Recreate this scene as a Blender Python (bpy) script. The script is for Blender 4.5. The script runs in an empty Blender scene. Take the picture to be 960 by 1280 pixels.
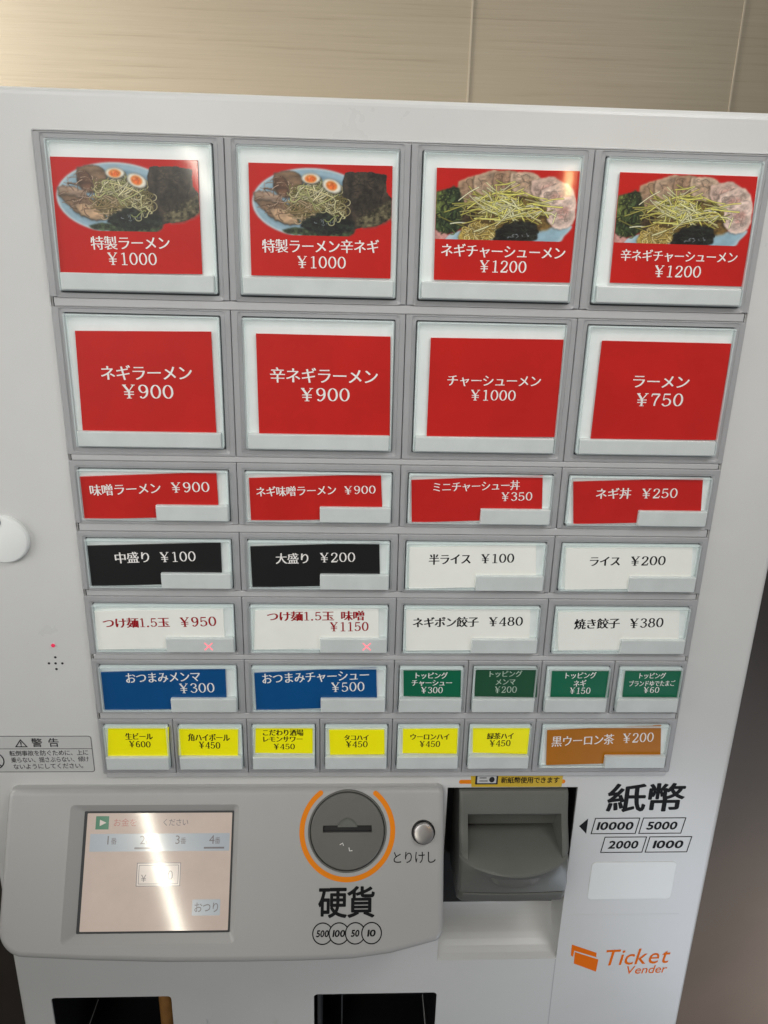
import bpy, bmesh, math, random
from mathutils import Matrix, Vector

S = bpy.context.scene
COL = S.collection
# ------------------------------------------------------------------ camera
cam = bpy.data.cameras.new('camera')
cam.sensor_fit = 'HORIZONTAL'
cam.sensor_width = 36.0
cam.lens = 36.0 * 920.0 / 960.0
cam.clip_start = 0.01
cam.clip_end = 50.0
cam_o = bpy.data.objects.new('camera', cam)
COL.objects.link(cam_o)
cam_o.matrix_world = Matrix(((0.999015, -0.01185, -0.042756, -0.0293),
                             (-0.036909, 0.312784, -0.949107, -0.43581),
                             (0.02462, 0.94975, 0.312039, 0.13483),
                             (0, 0, 0, 1)))
S.camera = cam_o

# ------------------------------------------------------------------ world: the dim daylit shop behind the photographer
W = bpy.data.worlds.new('World')
S.world = W
W.use_nodes = True
wn, wl = W.node_tree.nodes, W.node_tree.links
bg = wn['Background']
tc = wn.new('ShaderNodeTexCoord')


def lobe(direction, lo, hi, gain, colour):
    """a soft patch of light in one direction of the room"""
    d = wn.new('ShaderNodeVectorMath'); d.operation = 'DOT_PRODUCT'
    nrm = wn.new('ShaderNodeVectorMath'); nrm.operation = 'NORMALIZE'
    wl.new(tc.outputs['Generated'], nrm.inputs[0])
    wl.new(nrm.outputs[0], d.inputs[0])
    d.inputs[1].default_value = Vector(direction).normalized()
    r = wn.new('ShaderNodeMapRange'); r.interpolation_type = 'SMOOTHSTEP'
    r.inputs[1].default_value = lo; r.inputs[2].default_value = hi
    r.inputs[3].default_value = 0.0; r.inputs[4].default_value = gain
    wl.new(d.outputs['Value'], r.inputs[0])
    v = wn.new('ShaderNodeVectorMath'); v.operation = 'SCALE'
    v.inputs[0].default_value = colour
    wl.new(r.outputs[0], v.inputs['Scale'])
    return v.outputs[0]


def add_v(a, b):
    v = wn.new('ShaderNodeVectorMath'); v.operation = 'ADD'
    wl.new(a, v.inputs[0]); wl.new(b, v.inputs[1])
    return v.outputs[0]


LOBES = [
    ((0, 0, 1), -1.0, 1.0, 0.30, (1.0, 0.98, 0.95)),        # ceiling bounce
    ((0, 0, -1), -1.0, 0.6, 0.10, (0.95, 1.0, 1.05)),
    ((0.35, -0.75, -0.75), 0.72, 0.98, 0.55, (0.86, 0.95, 1.12)),   # daylit floor by the door
    ((-0.75, -0.8, 0.25), 0.60, 0.97, 0.8, (1.0, 1.0, 0.98)),      # window, front left
    ((0.95, -0.75, 0.25), 0.80, 0.97, 0.35, (0.93, 0.98, 1.05)),     # window, front right
]
acc = None
for L in LOBES:
    o = lobe(*L)
    acc = o if acc is None else add_v(acc, o)
wl.new(acc, bg.inputs['Color'])
bg.inputs['Strength'].default_value = 0.37


# ------------------------------------------------------------------ lamps
def area(name, loc, target, sx, sy, power, colour=(1, 1, 1), spread=180):
    l = bpy.data.lights.new(name, 'AREA')
    l.shape = 'RECTANGLE'; l.size = sx; l.size_y = sy
    l.energy = power; l.color = colour; l.spread = math.radians(spread)
    o = bpy.data.objects.new(name, l); COL.objects.link(o)
    o.location = loc
    d = Vector(target) - Vector(loc)
    o.rotation_euler = d.to_track_quat('-Z', 'Y').to_euler()
    return o


area('front_window', (-0.45, -0.95, 0.62), (0.0, 0.0, 0.12), 0.55, 0.45, 0.44, (1.0, 0.995, 0.97), 60)
area('side_fill', (-0.8, -0.22, 0.12), (-0.25, 0.0, 0.08), 0.2, 0.5, 0.20, (1.0, 0.995, 0.975), 80)  # unseen fill lamp, added to lift the left of the front
area('low_side_fill', (-0.8, -0.4, 0.15), (-0.28, 0.0, 0.0), 0.2, 0.4, 0.12, (1.0, 0.995, 0.975), 50)  # second added fill, aimed lower on the left
area('upper_right_fill', (0.45, -0.55, 0.8), (0.1, 0.0, 0.2), 0.4, 0.3, 0.74, (1.0, 0.99, 0.965), 70)  # unseen fill lamp, added to brighten the front from the upper right
area('wall_lamp', (-0.85, 0.16, 0.50), (-0.52, 0.30, 0.36), 0.12, 0.3, 6.0, (1.0, 0.955, 0.885), 85)
area('lower_wall_fill', (0.98, 0.17, -0.75), (0.68, 0.3, -0.80), 0.10, 0.5, 5.0, (1.0, 0.93, 0.88), 80)  # unseen lamp added to brighten the dark wallboard at right
area('floor_glow', (0.55, -0.42, -0.78), (0.24, 0.0, -0.45), 0.35, 0.3, 0.32, (0.86, 0.945, 1.09), 80)  # added low lamp, standing for daylight coming up off the floor
o = area('door_light', (-3.22, -13.33, 2.75), (-0.165, -0.03, -0.26), 0.13, 3.3, 80.0, (1.0, 0.95, 0.80))
o.rotation_euler.rotate_axis('Z', math.radians(26))
for loc in ((0.34, -0.95, 0.288), (0.485, -0.95, 0.372)):
    area('pendant_lamp', loc, (0.12, 0.0, 0.2), 0.009, 0.04, 0.045, (1.0, 0.62, 0.28), 120)

S.view_settings.view_transform = 'Standard'
S.view_settings.look = 'None'
S.view_settings.exposure = 0.04
S.view_settings.gamma = 1.0
S.view_settings.use_curve_mapping = False
S.cycles.max_bounces = 8
S.cycles.transparent_max_bounces = 12


# ------------------------------------------------------------------ materials
def lin(r, g, b):
    f = lambda c: (c / 255 / 12.92) if c / 255 <= 0.04045 else ((c / 255 + 0.055) / 1.055) ** 2.4
    return (f(r), f(g), f(b), 1.0)


def mat(name, col, rough=0.5, metal=0.0, coat=0.0, spec=0.5, vary=0.0, vscale=30.0, bump=0.0, bscale=400.0, rvar=0.0, emit=None, estr=0.0, coat_rough=0.08):
    m = bpy.data.materials.new(name); m.use_nodes = True
    nt = m.node_tree; p = nt.nodes['Principled BSDF']
    p.inputs['Base Color'].default_value = col
    p.inputs['Roughness'].default_value = rough
    p.inputs['Metallic'].default_value = metal
    p.inputs['Specular IOR Level'].default_value = spec
    p.inputs['Coat Weight'].default_value = coat
    p.inputs['Coat Roughness'].default_value = coat_rough
    t = nt.nodes.new('ShaderNodeTexCoord')
    if vary > 0 or rvar > 0:
        n = nt.nodes.new('ShaderNodeTexNoise')
        n.inputs['Scale'].default_value = vscale; n.inputs['Detail'].default_value = 6; n.inputs['Roughness'].default_value = 0.6
        nt.links.new(t.outputs['Object'], n.inputs['Vector'])
        if vary > 0:
            mx = nt.nodes.new('ShaderNodeMix'); mx.data_type = 'RGBA'
            mr = nt.nodes.new('ShaderNodeMapRange')
            mr.inputs[1].default_value = 0.3; mr.inputs[2].default_value = 0.7
            nt.links.new(n.outputs['Fac'], mr.inputs[0]); nt.links.new(mr.outputs[0], mx.inputs[0])
            mx.inputs[6].default_value = tuple(c * (1 - vary) for c in col[:3]) + (1,)
            mx.inputs[7].default_value = tuple(min(1, c * (1 + vary)) for c in col[:3]) + (1,)
            nt.links.new(mx.outputs[2], p.inputs['Base Color'])
        if rvar > 0:
            r2 = nt.nodes.new('ShaderNodeMapRange')
            r2.inputs[3].default_value = max(0.02, rough - rvar); r2.inputs[4].default_value = rough + rvar
            nt.links.new(n.outputs['Fac'], r2.inputs[0]); nt.links.new(r2.outputs[0], p.inputs['Roughness'])
    if bump > 0:
        n2 = nt.nodes.new('ShaderNodeTexNoise'); n2.inputs['Scale'].default_value = bscale; n2.inputs['Detail'].default_value = 2
        nt.links.new(t.outputs['Object'], n2.inputs['Vector'])
        b = nt.nodes.new('ShaderNodeBump'); b.inputs['Strength'].default_value = bump; b.inputs['Distance'].default_value = 0.0004
        nt.links.new(n2.outputs['Fac'], b.inputs['Height']); nt.links.new(b.outputs[0], p.inputs['Normal'])
    if emit:
        p.inputs['Emission Color'].default_value = emit
        p.inputs['Emission Strength'].default_value = estr
    return m


def clear_plastic():
    """clear cover edge: part frosted, whitened to imitate its glow, lit from behind by the button lamp"""
    m = bpy.data.materials.new('clear_plastic'); m.use_nodes = True
    nt = m.node_tree; p = nt.nodes['Principled BSDF']; out = nt.nodes['Material Output']
    p.inputs['Base Color'].default_value = (0.80, 0.86, 0.85, 1); p.inputs['Roughness'].default_value = 0.12
    p.inputs['Emission Color'].default_value = (0.85, 0.95, 1, 1); p.inputs['Emission Strength'].default_value = 0.06
    tr = nt.nodes.new('ShaderNodeBsdfTransparent'); tr.inputs[0].default_value = (0.92, 0.96, 0.95, 1)
    mx = nt.nodes.new('ShaderNodeMixShader'); mx.inputs[0].default_value = 0.42
    nt.links.new(tr.outputs[0], mx.inputs[1]); nt.links.new(p.outputs[0], mx.inputs[2]); nt.links.new(mx.outputs[0], out.inputs[0])
    return m


def wood_wall():
    m = bpy.data.materials.new('pale_wood_wallboard'); m.use_nodes = True
    nt = m.node_tree; p = nt.nodes['Principled BSDF']
    t = nt.nodes.new('ShaderNodeTexCoord'); mp = nt.nodes.new('ShaderNodeMapping')
    mp.inputs['Scale'].default_value = (1.6, 1, 75)
    n = nt.nodes.new('ShaderNodeTexNoise'); n.inputs['Scale'].default_value = 4; n.inputs['Detail'].default_value = 8; n.inputs['Roughness'].default_value = 0.62
    nt.links.new(t.outputs['Object'], mp.inputs[0]); nt.links.new(mp.outputs[0], n.inputs['Vector'])
    cr = nt.nodes.new('ShaderNodeValToRGB')
    e = cr.color_ramp.elements
    e[0].position = 0.34; e[0].color = (0.255, 0.212, 0.145, 1)
    e[1].position = 0.42; e[1].color = (0.29, 0.244, 0.172, 1)
    x = e.new(0.8); x.color = (0.315, 0.268, 0.195, 1)
    nt.links.new(n.outputs['Fac'], cr.inputs[0])
    n3 = nt.nodes.new('ShaderNodeTexNoise'); n3.inputs['Scale'].default_value = 3.0
    nt.links.new(t.outputs['Object'], n3.inputs['Vector'])
    mx = nt.nodes.new('ShaderNodeMix'); mx.data_type = 'RGBA'; mx.blend_type = 'MULTIPLY'; mx.inputs[0].default_value = 0.18
    nt.links.new(cr.outputs[0], mx.inputs[6]); nt.links.new(n3.outputs['Fac'], mx.inputs[7])
    nt.links.new(mx.outputs[2], p.inputs['Base Color'])
    p.inputs['Roughness'].default_value = 0.5
    b = nt.nodes.new('ShaderNodeBump'); b.inputs['Strength'].default_value = 0.25; b.inputs['Distance'].default_value = 0.001
    nt.links.new(n.outputs['Fac'], b.inputs['Height']); nt.links.new(b.outputs[0], p.inputs['Normal'])
    return m


M = {
    'cabinet': mat('white_painted_steel', (0.70, 0.70, 0.685, 1), 0.30, vary=0.04, vscale=7, rvar=0.10, bump=0.08, bscale=900),
    'console': mat('white_console_plastic', (0.44, 0.435, 0.425, 1), 0.34, vary=0.02, vscale=14, rvar=0.05, bump=0.10, bscale=1200),
    'bezel': mat('grey_button_plastic', (0.40, 0.40, 0.41, 1), 0.42, vary=0.05, vscale=40, rvar=0.08, bump=0.12, bscale=1500),
    'rail': mat('light_grey_rail', (0.52, 0.52, 0.525, 1), 0.4, vary=0.04, vscale=40),
    'dark': mat('dark_gap', (0.05, 0.053, 0.055, 1), 0.6),
    'well': mat('button_well', (0.045, 0.047, 0.05, 1), 0.6),
    'black': mat('black_plastic', (0.012, 0.012, 0.013, 1), 0.35),
    'clear': clear_plastic(),
    'backing': mat('frosted_white_backing', (0.80, 0.845, 0.83, 1), 0.35, vary=0.04, vscale=60, coat=0.4, coat_rough=0.08, emit=(0.9, 1.0, 0.97, 1), estr=0.07),
    'strip': mat('milky_indicator_plastic', (0.66, 0.70, 0.69, 1), 0.33, vary=0.05, vscale=70, rvar=0.08),
    'red': mat('red_card', lin(200, 30, 24), 0.4, spec=0.35, coat=0.5, coat_rough=0.06, vary=0.09, vscale=22, bump=0.35, bscale=38),
    'blackcard': mat('black_card', lin(26, 26, 27), 0.36, coat=0.2, coat_rough=0.2),
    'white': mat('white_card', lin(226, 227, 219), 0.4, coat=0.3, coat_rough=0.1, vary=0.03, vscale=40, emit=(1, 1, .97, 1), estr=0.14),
    'blue': mat('blue_card', lin(0, 80, 140), 0.36, coat=0.3, coat_rough=0.12, vary=0.08, vscale=25, bump=0.3, bscale=38),
    'green': mat('green_card', lin(4, 106, 74), 0.36, coat=0.3, coat_rough=0.15, vary=0.04),
    'deepgreen': mat('deep_green_card', lin(30, 84, 56), 0.36, coat=0.3, coat_rough=0.15, vary=0.05),
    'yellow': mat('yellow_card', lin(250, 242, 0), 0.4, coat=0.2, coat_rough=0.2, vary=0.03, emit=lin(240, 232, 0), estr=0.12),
    'ochre': mat('ochre_card', lin(184, 112, 0), 0.4, coat=0.12, coat_rough=0.15, spec=0.3, vary=0.05),
    'ink_white': mat('white_ink', (0.92, 0.89, 0.86, 1), 0.5),
    'ink_pale': mat('pale_green_ink', (0.45, 0.58, 0.47, 1), 0.5),
    'ink_black': mat('black_ink', (0.010, 0.010, 0.011, 1), 0.6, spec=0.15),
    'ink_red': mat('red_ink', lin(160, 16, 28), 0.6, spec=0.2),
    'ink_grey': mat('dark_grey_ink', (0.025, 0.025, 0.028, 1), 0.6, spec=0.2),
    'orange': mat('orange_print', lin(244, 138, 10), 0.5, spec=0.25),
    'amber': mat('amber_glare', (0.42, 0.20, 0.06, 1), 0.4, vary=0.3, vscale=60),
    'logo': mat('orange_logo_print', lin(248, 118, 0), 0.6, spec=0.1),
    'grey': mat('warm_grey_plastic', lin(108, 109, 104), 0.36, vary=0.06, vscale=30, bump=0.2, bscale=1300, rvar=0.06),
    'disc': mat('coin_disc_plastic', lin(106, 105, 100), 0.42, vary=0.05, vscale=50, bump=0.2, bscale=1500),
    'steel': mat('brushed_steel', (0.55, 0.53, 0.52, 1), 0.32, metal=1.0, rvar=0.1, vscale=200),
    'sticker': mat('white_sticker', (0.90, 0.92, 0.90, 1), 0.35, vary=0.02),
    'silver': mat('pale_grey_sticker', (0.60, 0.60, 0.59, 1), 0.4, vary=0.03),
    'gold': mat('yellow_notice_sticker', lin(214, 178, 40), 0.42, vary=0.05),
    'wall': wood_wall(),
    'joint': mat('wall_joint', (0.33, 0.285, 0.215, 1), 0.6),
    'wainscot': mat('dark_brown_wallboard', (0.055, 0.045, 0.039, 1), 0.5, vary=0.12, vscale=6),
    'floor': mat('floor_tile', (0.16, 0.15, 0.14, 1), 0.5, vary=0.1, vscale=8),
    'led': mat('red_lamp', lin(150, 10, 30), 0.3, emit=(1, 0.05, 0.15, 1), estr=0.5),
    'xmark': mat('lit_red_cross', lin(235, 110, 120), 0.4, emit=(1.0, 0.20, 0.25, 1), estr=0.95),
    'lcd': mat('lcd_glass', lin(120, 114, 106), 0.34, spec=0.9, coat=0.7, coat_rough=0.065, emit=lin(212, 186, 172), estr=0.44, vary=0.25, vscale=28),
    'lcd_blue': mat('lcd_pale_blue', lin(120, 130, 140), 0.16, coat=1.0, coat_rough=0.065, emit=lin(176, 180, 182), estr=0.42),
    'lcd_green': mat('lcd_green', lin(20, 80, 60), 0.16, coat=1.0, coat_rough=0.065, emit=lin(60, 130, 96), estr=0.4),
    'lcd_ink': mat('lcd_ink', lin(70, 66, 70), 0.2, coat=1.0, coat_rough=0.065, emit=lin(132, 124, 128), estr=0.34),
    'lcd_red': mat('lcd_red_ink', lin(140, 70, 66), 0.2, coat=1.0, coat_rough=0.065, emit=lin(182, 128, 118), estr=0.38),
    'lcd_white': mat('lcd_white', lin(150, 148, 140), 0.2, coat=1.0, coat_rough=0.065, emit=lin(226, 206, 196), estr=0.42),
}


# ------------------------------------------------------------------ object helpers (all measures below in millimetres)
def obj(name, me, materials, parent=None, angle=35):
    if not isinstance(materials, (list, tuple)):
        materials = [materials]
    if not me.materials:
        for m in materials:
            me.materials.append(M[m])
    me.name = name
    o = bpy.data.objects.new(name, me); COL.objects.link(o)
    if parent is not None:
        o.parent = parent
    if angle:
        shade(me, angle)
    return o


def shade(me, angle=35):
    """round edges smooth, broad flat faces truly flat"""
    me.set_sharp_from_angle(angle=math.radians(angle))
    for p in me.polygons:
        p.use_smooth = len(p.vertices) <= 4 and p.area < 1.5e-4


def tag(o, label=None, cat=None, group=None, kind=None):
    if label: o['label'] = label
    if cat: o['category'] = cat
    if group: o['group'] = group
    if kind: o['kind'] = kind
    return o


class MB:
    """mesh builder: vertices in mm, several material slots"""
    def __init__(s):
        s.v = []; s.f = []; s.m = []

    def add(s, verts, faces, mi=0):
        b = len(s.v); s.v += [tuple(v) for v in verts]
        for f in faces:
            s.f.append(tuple(i + b for i in f)); s.m.append(mi)

    def box(s, x0, x1, y0, y1, z0, z1, mi=0):
        v = [(x, y, z) for x in (x0, x1) for y in (y0, y1) for z in (z0, z1)]
        s.add(v, [(0, 1, 3, 2), (4, 6, 7, 5), (0, 4, 5, 1), (2, 3, 7, 6), (0, 2, 6, 4), (1, 5, 7, 3)], mi)

    def loft(s, loops, cap0=False, cap1=False, mi=0):
        n = len(loops[0]); v = [p for l in loops for p in l]; f = []
        for k in range(len(loops) - 1):
            for i in range(n):
                j = (i + 1) % n
                f.append((k * n + i, k * n + j, (k + 1) * n + j, (k + 1) * n + i))
        if cap0: f.append(tuple(range(n))[::-1])
        if cap1: f.append(tuple((len(loops) - 1) * n + i for i in range(n)))
        s.add(v, f, mi)

    def mesh(s, fix=True):
        me = bpy.data.meshes.new('mesh')
        me.from_pydata([(a / 1000, b / 1000, c / 1000) for a, b, c in s.v], [], s.f)
        me.polygons.foreach_set('material_index', s.m)
        if fix:
            bm = bmesh.new(); bm.from_mesh(me)
            bmesh.ops.recalc_face_normals(bm, faces=bm.faces[:])
            bm.to_mesh(me); bm.free()
        me.update()
        return me


def rrect(x0, x1, z0, z1, r, n=4):
    """rounded rectangle, counter-clockwise from the front"""
    pts = []
    for cx, cz, a0 in ((x1 - r, z1 - r, 0), (x0 + r, z1 - r, 90), (x0 + r, z0 + r, 180), (x1 - r, z0 + r, 270)):
        for k in range(n + 1):
            a = math.radians(a0 + 90 * k / n)
            pts.append((cx + r * math.cos(a), cz + r * math.sin(a)))
    return pts


def at_y(pts, y):
    return [(x, y, z) for x, z in pts]


def offset_poly(pts, d):
    """shrink a convex counter-clockwise outline by d"""
    out = []; n = len(pts)
    for i in range(n):
        a, b, c = Vector(pts[i - 1]), Vector(pts[i]), Vector(pts[(i + 1) % n])
        e1 = (b - a).normalized(); e2 = (c - b).normalized()
        n1 = Vector((-e1.y, e1.x)); n2 = Vector((-e2.y, e2.x))
        k = n1 + n2; k = k / max(0.35, k.dot(n1)) if k.length > 1e-6 else n1
        out.append(tuple(b + k * d))
    return out


def cut(o, cutters):
    """boolean difference, applied"""
    for c in cutters:
        m = o.modifiers.new('cut', 'BOOLEAN'); m.operation = 'DIFFERENCE'; m.solver = 'EXACT'; m.object = c
    bpy.context.view_layer.update()
    me = bpy.data.meshes.new_from_object(o.evaluated_get(bpy.context.evaluated_depsgraph_get()))
    o.modifiers.clear(); old = o.data; o.data = me; me.name = o.name
    bpy.data.meshes.remove(old)
    for c in cutters:
        bpy.data.objects.remove(c)
    shade(me)
    return o


def plain(me):
    o = bpy.data.objects.new('cutter', me); COL.objects.link(o)
    return o


# ------------------------------------------------------------------ lettering
_gc = {}


def glyph(ch, bold=0.0):
    """outline of one character from Blender's own font: (verts, faces)"""
    k = (ch, bold)
    if k not in _gc:
        c = bpy.data.curves.new('glyph', 'FONT'); c.body = ch; c.size = 1.0; c.fill_mode = 'FRONT'; c.offset = bold; c.resolution_u = 3
        o = bpy.data.objects.new('glyph', c); COL.objects.link(o)
        bpy.context.view_layer.update()
        e = o.evaluated_get(bpy.context.evaluated_depsgraph_get()); me = e.to_mesh()
        _gc[k] = ([(v.co.x, v.co.y) for v in me.vertices], [tuple(p.vertices) for p in me.polygons])
        e.to_mesh_clear(); bpy.data.objects.remove(o); bpy.data.curves.remove(c)
    return _gc[k]


def smooth(pts, n=7):
    if len(pts) < 3: return pts
    out = []; P = [pts[0]] + list(pts) + [pts[-1]]
    for i in range(1, len(P) - 2):
        p0, p1, p2, p3 = P[i - 1:i + 3]
        for k in range(n):
            t = k / n
            out.append(tuple(0.5 * (2 * p1[a] + (p2[a] - p0[a]) * t + (2 * p0[a] - 5 * p1[a] + 4 * p2[a] - p3[a]) * t * t + (3 * p1[a] - p0[a] - 3 * p2[a] + p3[a]) * t ** 3) for a in (0, 1)))
    out.append(tuple(pts[-1]))
    return out


def ell(cx, cy, rx, ry, n=28, a0=0, a1=360):
    return [(cx + rx * math.cos(math.radians(a0 + (a1 - a0) * k / n)), cy + ry * math.sin(math.radians(a0 + (a1 - a0) * k / n))) for k in range(n + 1)]


def ribbon(pts, width):
    """a flat stroke; width is a number or a function of the direction"""
    V, F = [], []
    n = len(pts)
    for i in range(n):
        a = Vector(pts[max(0, i - 1)]); b = Vector(pts[min(n - 1, i + 1)])
        d = (b - a); d = d.normalized() if d.length > 1e-9 else Vector((1, 0))
        w = (width(d) if callable(width) else width) / 2
        q = Vector((-d.y, d.x)) * w; p = Vector(pts[i])
        V += [tuple(p + q), tuple(p - q)]
    for i in range(n - 1):
        F.append((2 * i, 2 * i + 1, 2 * i + 3, 2 * i + 2))
    return V, F


NIB = lambda d: 0.055 + 0.06 * abs(d.y) ** 1.3
DIG = {
    '0': [(ell(.3, .5, .235, .45), NIB)],
    '1': [([(.32, .97), (.32, .03)], .11), ([(.14, .86), (.32, .955)], .06), ([(.12, .03), (.52, .03)], .06)],
    '2': [(smooth([(.09, .70), (.14, .88), (.3, .95), (.46, .86), (.48, .68), (.36, .44), (.07, .07)]), NIB), ([(.05, .065), (.52, .065)], .12), ([(.50, .08), (.555, .25)], .06)],
    '3': [(smooth([(.09, .78), (.17, .91), (.3, .95), (.46, .86), (.46, .66), (.26, .53)]), NIB), (smooth([(.26, .53), (.47, .46), (.52, .26), (.40, .08), (.24, .045), (.06, .20)]), NIB)],
    '4': [([(.41, .96), (.04, .29)], .055), ([(.02, .275), (.58, .275)], .06), ([(.42, .96), (.42, .02)], .11), ([(.28, .03), (.56, .03)], .055)],
    '5': [([(.11, .91), (.49, .91)], .11), ([(.125, .93), (.095, .47)], .055), (smooth([(.095, .48), (.20, .575), (.36, .57), (.50, .42), (.48, .18), (.30, .045), (.15, .07), (.06, .20)]), NIB)],
    '6': [(smooth([(.48, .84), (.42, .93), (.32, .95), (.15, .76), (.09, .45), (.14, .16), (.30, .045), (.46, .12), (.51, .30), (.44, .50), (.30, .57), (.15, .48), (.10, .36)]), NIB)],
    '7': [([(.07, .91), (.54, .91)], .11), ([(.085, .92), (.06, .74)], .055), (smooth([(.53, .90), (.37, .58), (.29, .30), (.27, .03)]), .10)],
    '8': [(ell(.3, .735, .18, .21), NIB), (ell(.3, .285, .225, .24), NIB)],
    '9': [(smooth([(.12, .16), (.18, .07), (.28, .05), (.45, .24), (.51, .55), (.46, .84), (.30, .955), (.14, .88), (.09, .70), (.16, .50), (.30, .43), (.45, .52), (.50, .64)]), NIB)],
    '¥': [([(.05, .95), (.31, .50)], .135), ([(.57, .95), (.31, .50)], .06), ([(.31, .52), (.31, .03)], .12), ([(.04, .47), (.58, .47)], .065), ([(.04, .29), (.58, .29)], .065),
          ([(.17, .03), (.45, .03)], .05), ([(-.03, .955), (.18, .955)], .05), ([(.45, .955), (.66, .955)], .05)],
    '.': [(ell(.12, .07, .045, .045), .09)],
}


def mincho(ch, weight):
    """[(verts, faces)] in an em square, thin level strokes and thick upright ones, plus the advance"""
    if ch in DIG:
        L = []
        for st, w in DIG[ch]:
            v, f = ribbon(st, w)
            V = [(x * 0.92 + 0.03, y * 0.86 - 0.04) for x, y in v]
            h = (len(f) + 1) // 2 if len(f) > 8 else len(f)
            L.append((V, f[:h]))
            if f[h:]: L.append((V, f[h:]))
        if weight > .03:
            L += [([(x + .022, y) for x, y in v], f) for v, f in L]
        return L, (0.34 if ch == '.' else 0.62 if ch != '¥' else 0.74)
    if ch in ' 　':
        return [], 0.55
    v, f = glyph(ch, -0.004)
    k = EM
    L = []
    for s in (-1, 0, 1):
        L.append(([((x / k) + s * weight, y / k) for x, y in v], f))
    return L, 1.0


_v, _f = glyph('国')
EM = (max(p[0] for p in _v) - min(p[0] for p in _v)) / 0.86   # font units per em square


class Ink:
    """flat lettering collected in plane coordinates (x right, z up, lift towards the viewer)"""
    def __init__(s):
        s.p = []; s.k = 0

    def shape(s, v, f, mi=0, lift=None):
        s.k += 1
        s.p.append((v, f, mi, 0.03 + 0.003 * (s.k % 11) if lift is None else lift))

    def line(s, text, x0, z0, x1, z1, h, weight=0.014, style='mincho', bold=0.0, shear=0.0, mi=0, sx=None):
        """set the text between two points; h is the height of the characters"""
        items = []; x = 0.0
        for ch in text:
            if style == 'mincho':
                L, adv = mincho(ch, weight)
            elif ch in ' 　':
                L, adv = [], 0.5
            else:
                v, f = glyph(ch)
                w0, w1 = (min(p[0] for p in v), max(p[0] for p in v))
                adv = 1.0 if ord(ch) > 0x2000 else (w1 - w0) / EM + 0.09
                off = 0 if ord(ch) > 0x2000 else -w0 / EM + 0.045
                spread = [(0, 0)] + ([(bold * math.cos(q * math.tau / 8), bold * math.sin(q * math.tau / 8)) for q in range(8)] if bold > 0 else [])
                L = [([(a / EM + off + sx_, b / EM + sz_) for a, b in v], f) for sx_, sz_ in spread]
            for v, f in L:
                items.append(([(a + x, b) for a, b in v], f))
            x += adv
        X = [a for v, f in items for a, b in v]; Z = [b for v, f in items for a, b in v]
        lo, hi = min(X), max(X)
        digits = all(c in '0123456789¥.' for c in text)
        latin = all(ord(c) < 0x2000 for c in text)
        if digits or latin: zl, zh = min(Z), max(Z)
        else: zl, zh = -0.10, 0.82
        wid = math.hypot(x1 - x0, z1 - z0); a = math.atan2(z1 - z0, x1 - x0)
        kx = wid / (hi - lo); kz = h / (zh - zl)
        if len(text) == 1 and latin: kx = kz
        ca, sa = math.cos(a), math.sin(a); cx, cz = (x0 + x1) / 2, (z0 + z1) / 2
        for v, f in items:
            V = []
            for p, q in v:
                px = (p - (lo + hi) / 2) * kx; pz = (q - (zl + zh) / 2) * kz
                px += shear * pz
                V.append((cx + px * ca - pz * sa, cz + px * sa + pz * ca))
            s.shape(V, f, mi)

    def stroke(s, pts, w, mi=0, lift=None):
        v, f = ribbon(pts, w); s.shape(v, f, mi, lift)

    def poly(s, pts, mi=0, lift=None):
        s.shape(list(pts), [tuple(range(len(pts)))], mi, lift)

    def frame(s, pts, w, mi=0):
        n = len(pts)
        inner = offset_poly(pts, w)
        s.shape(list(pts) + inner, [(i, (i + 1) % n, n + (i + 1) % n, n + i) for i in range(n)], mi)

    def build(s, name, materials, parent, plane):
        mb = MB()
        for v, f, mi, lift in s.p:
            mb.add([plane(x, z, lift) for x, z in v], f, mi)
        me = mb.mesh(fix=False)
        o = obj(name, me, materials, parent, angle=0)
        return o


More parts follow.
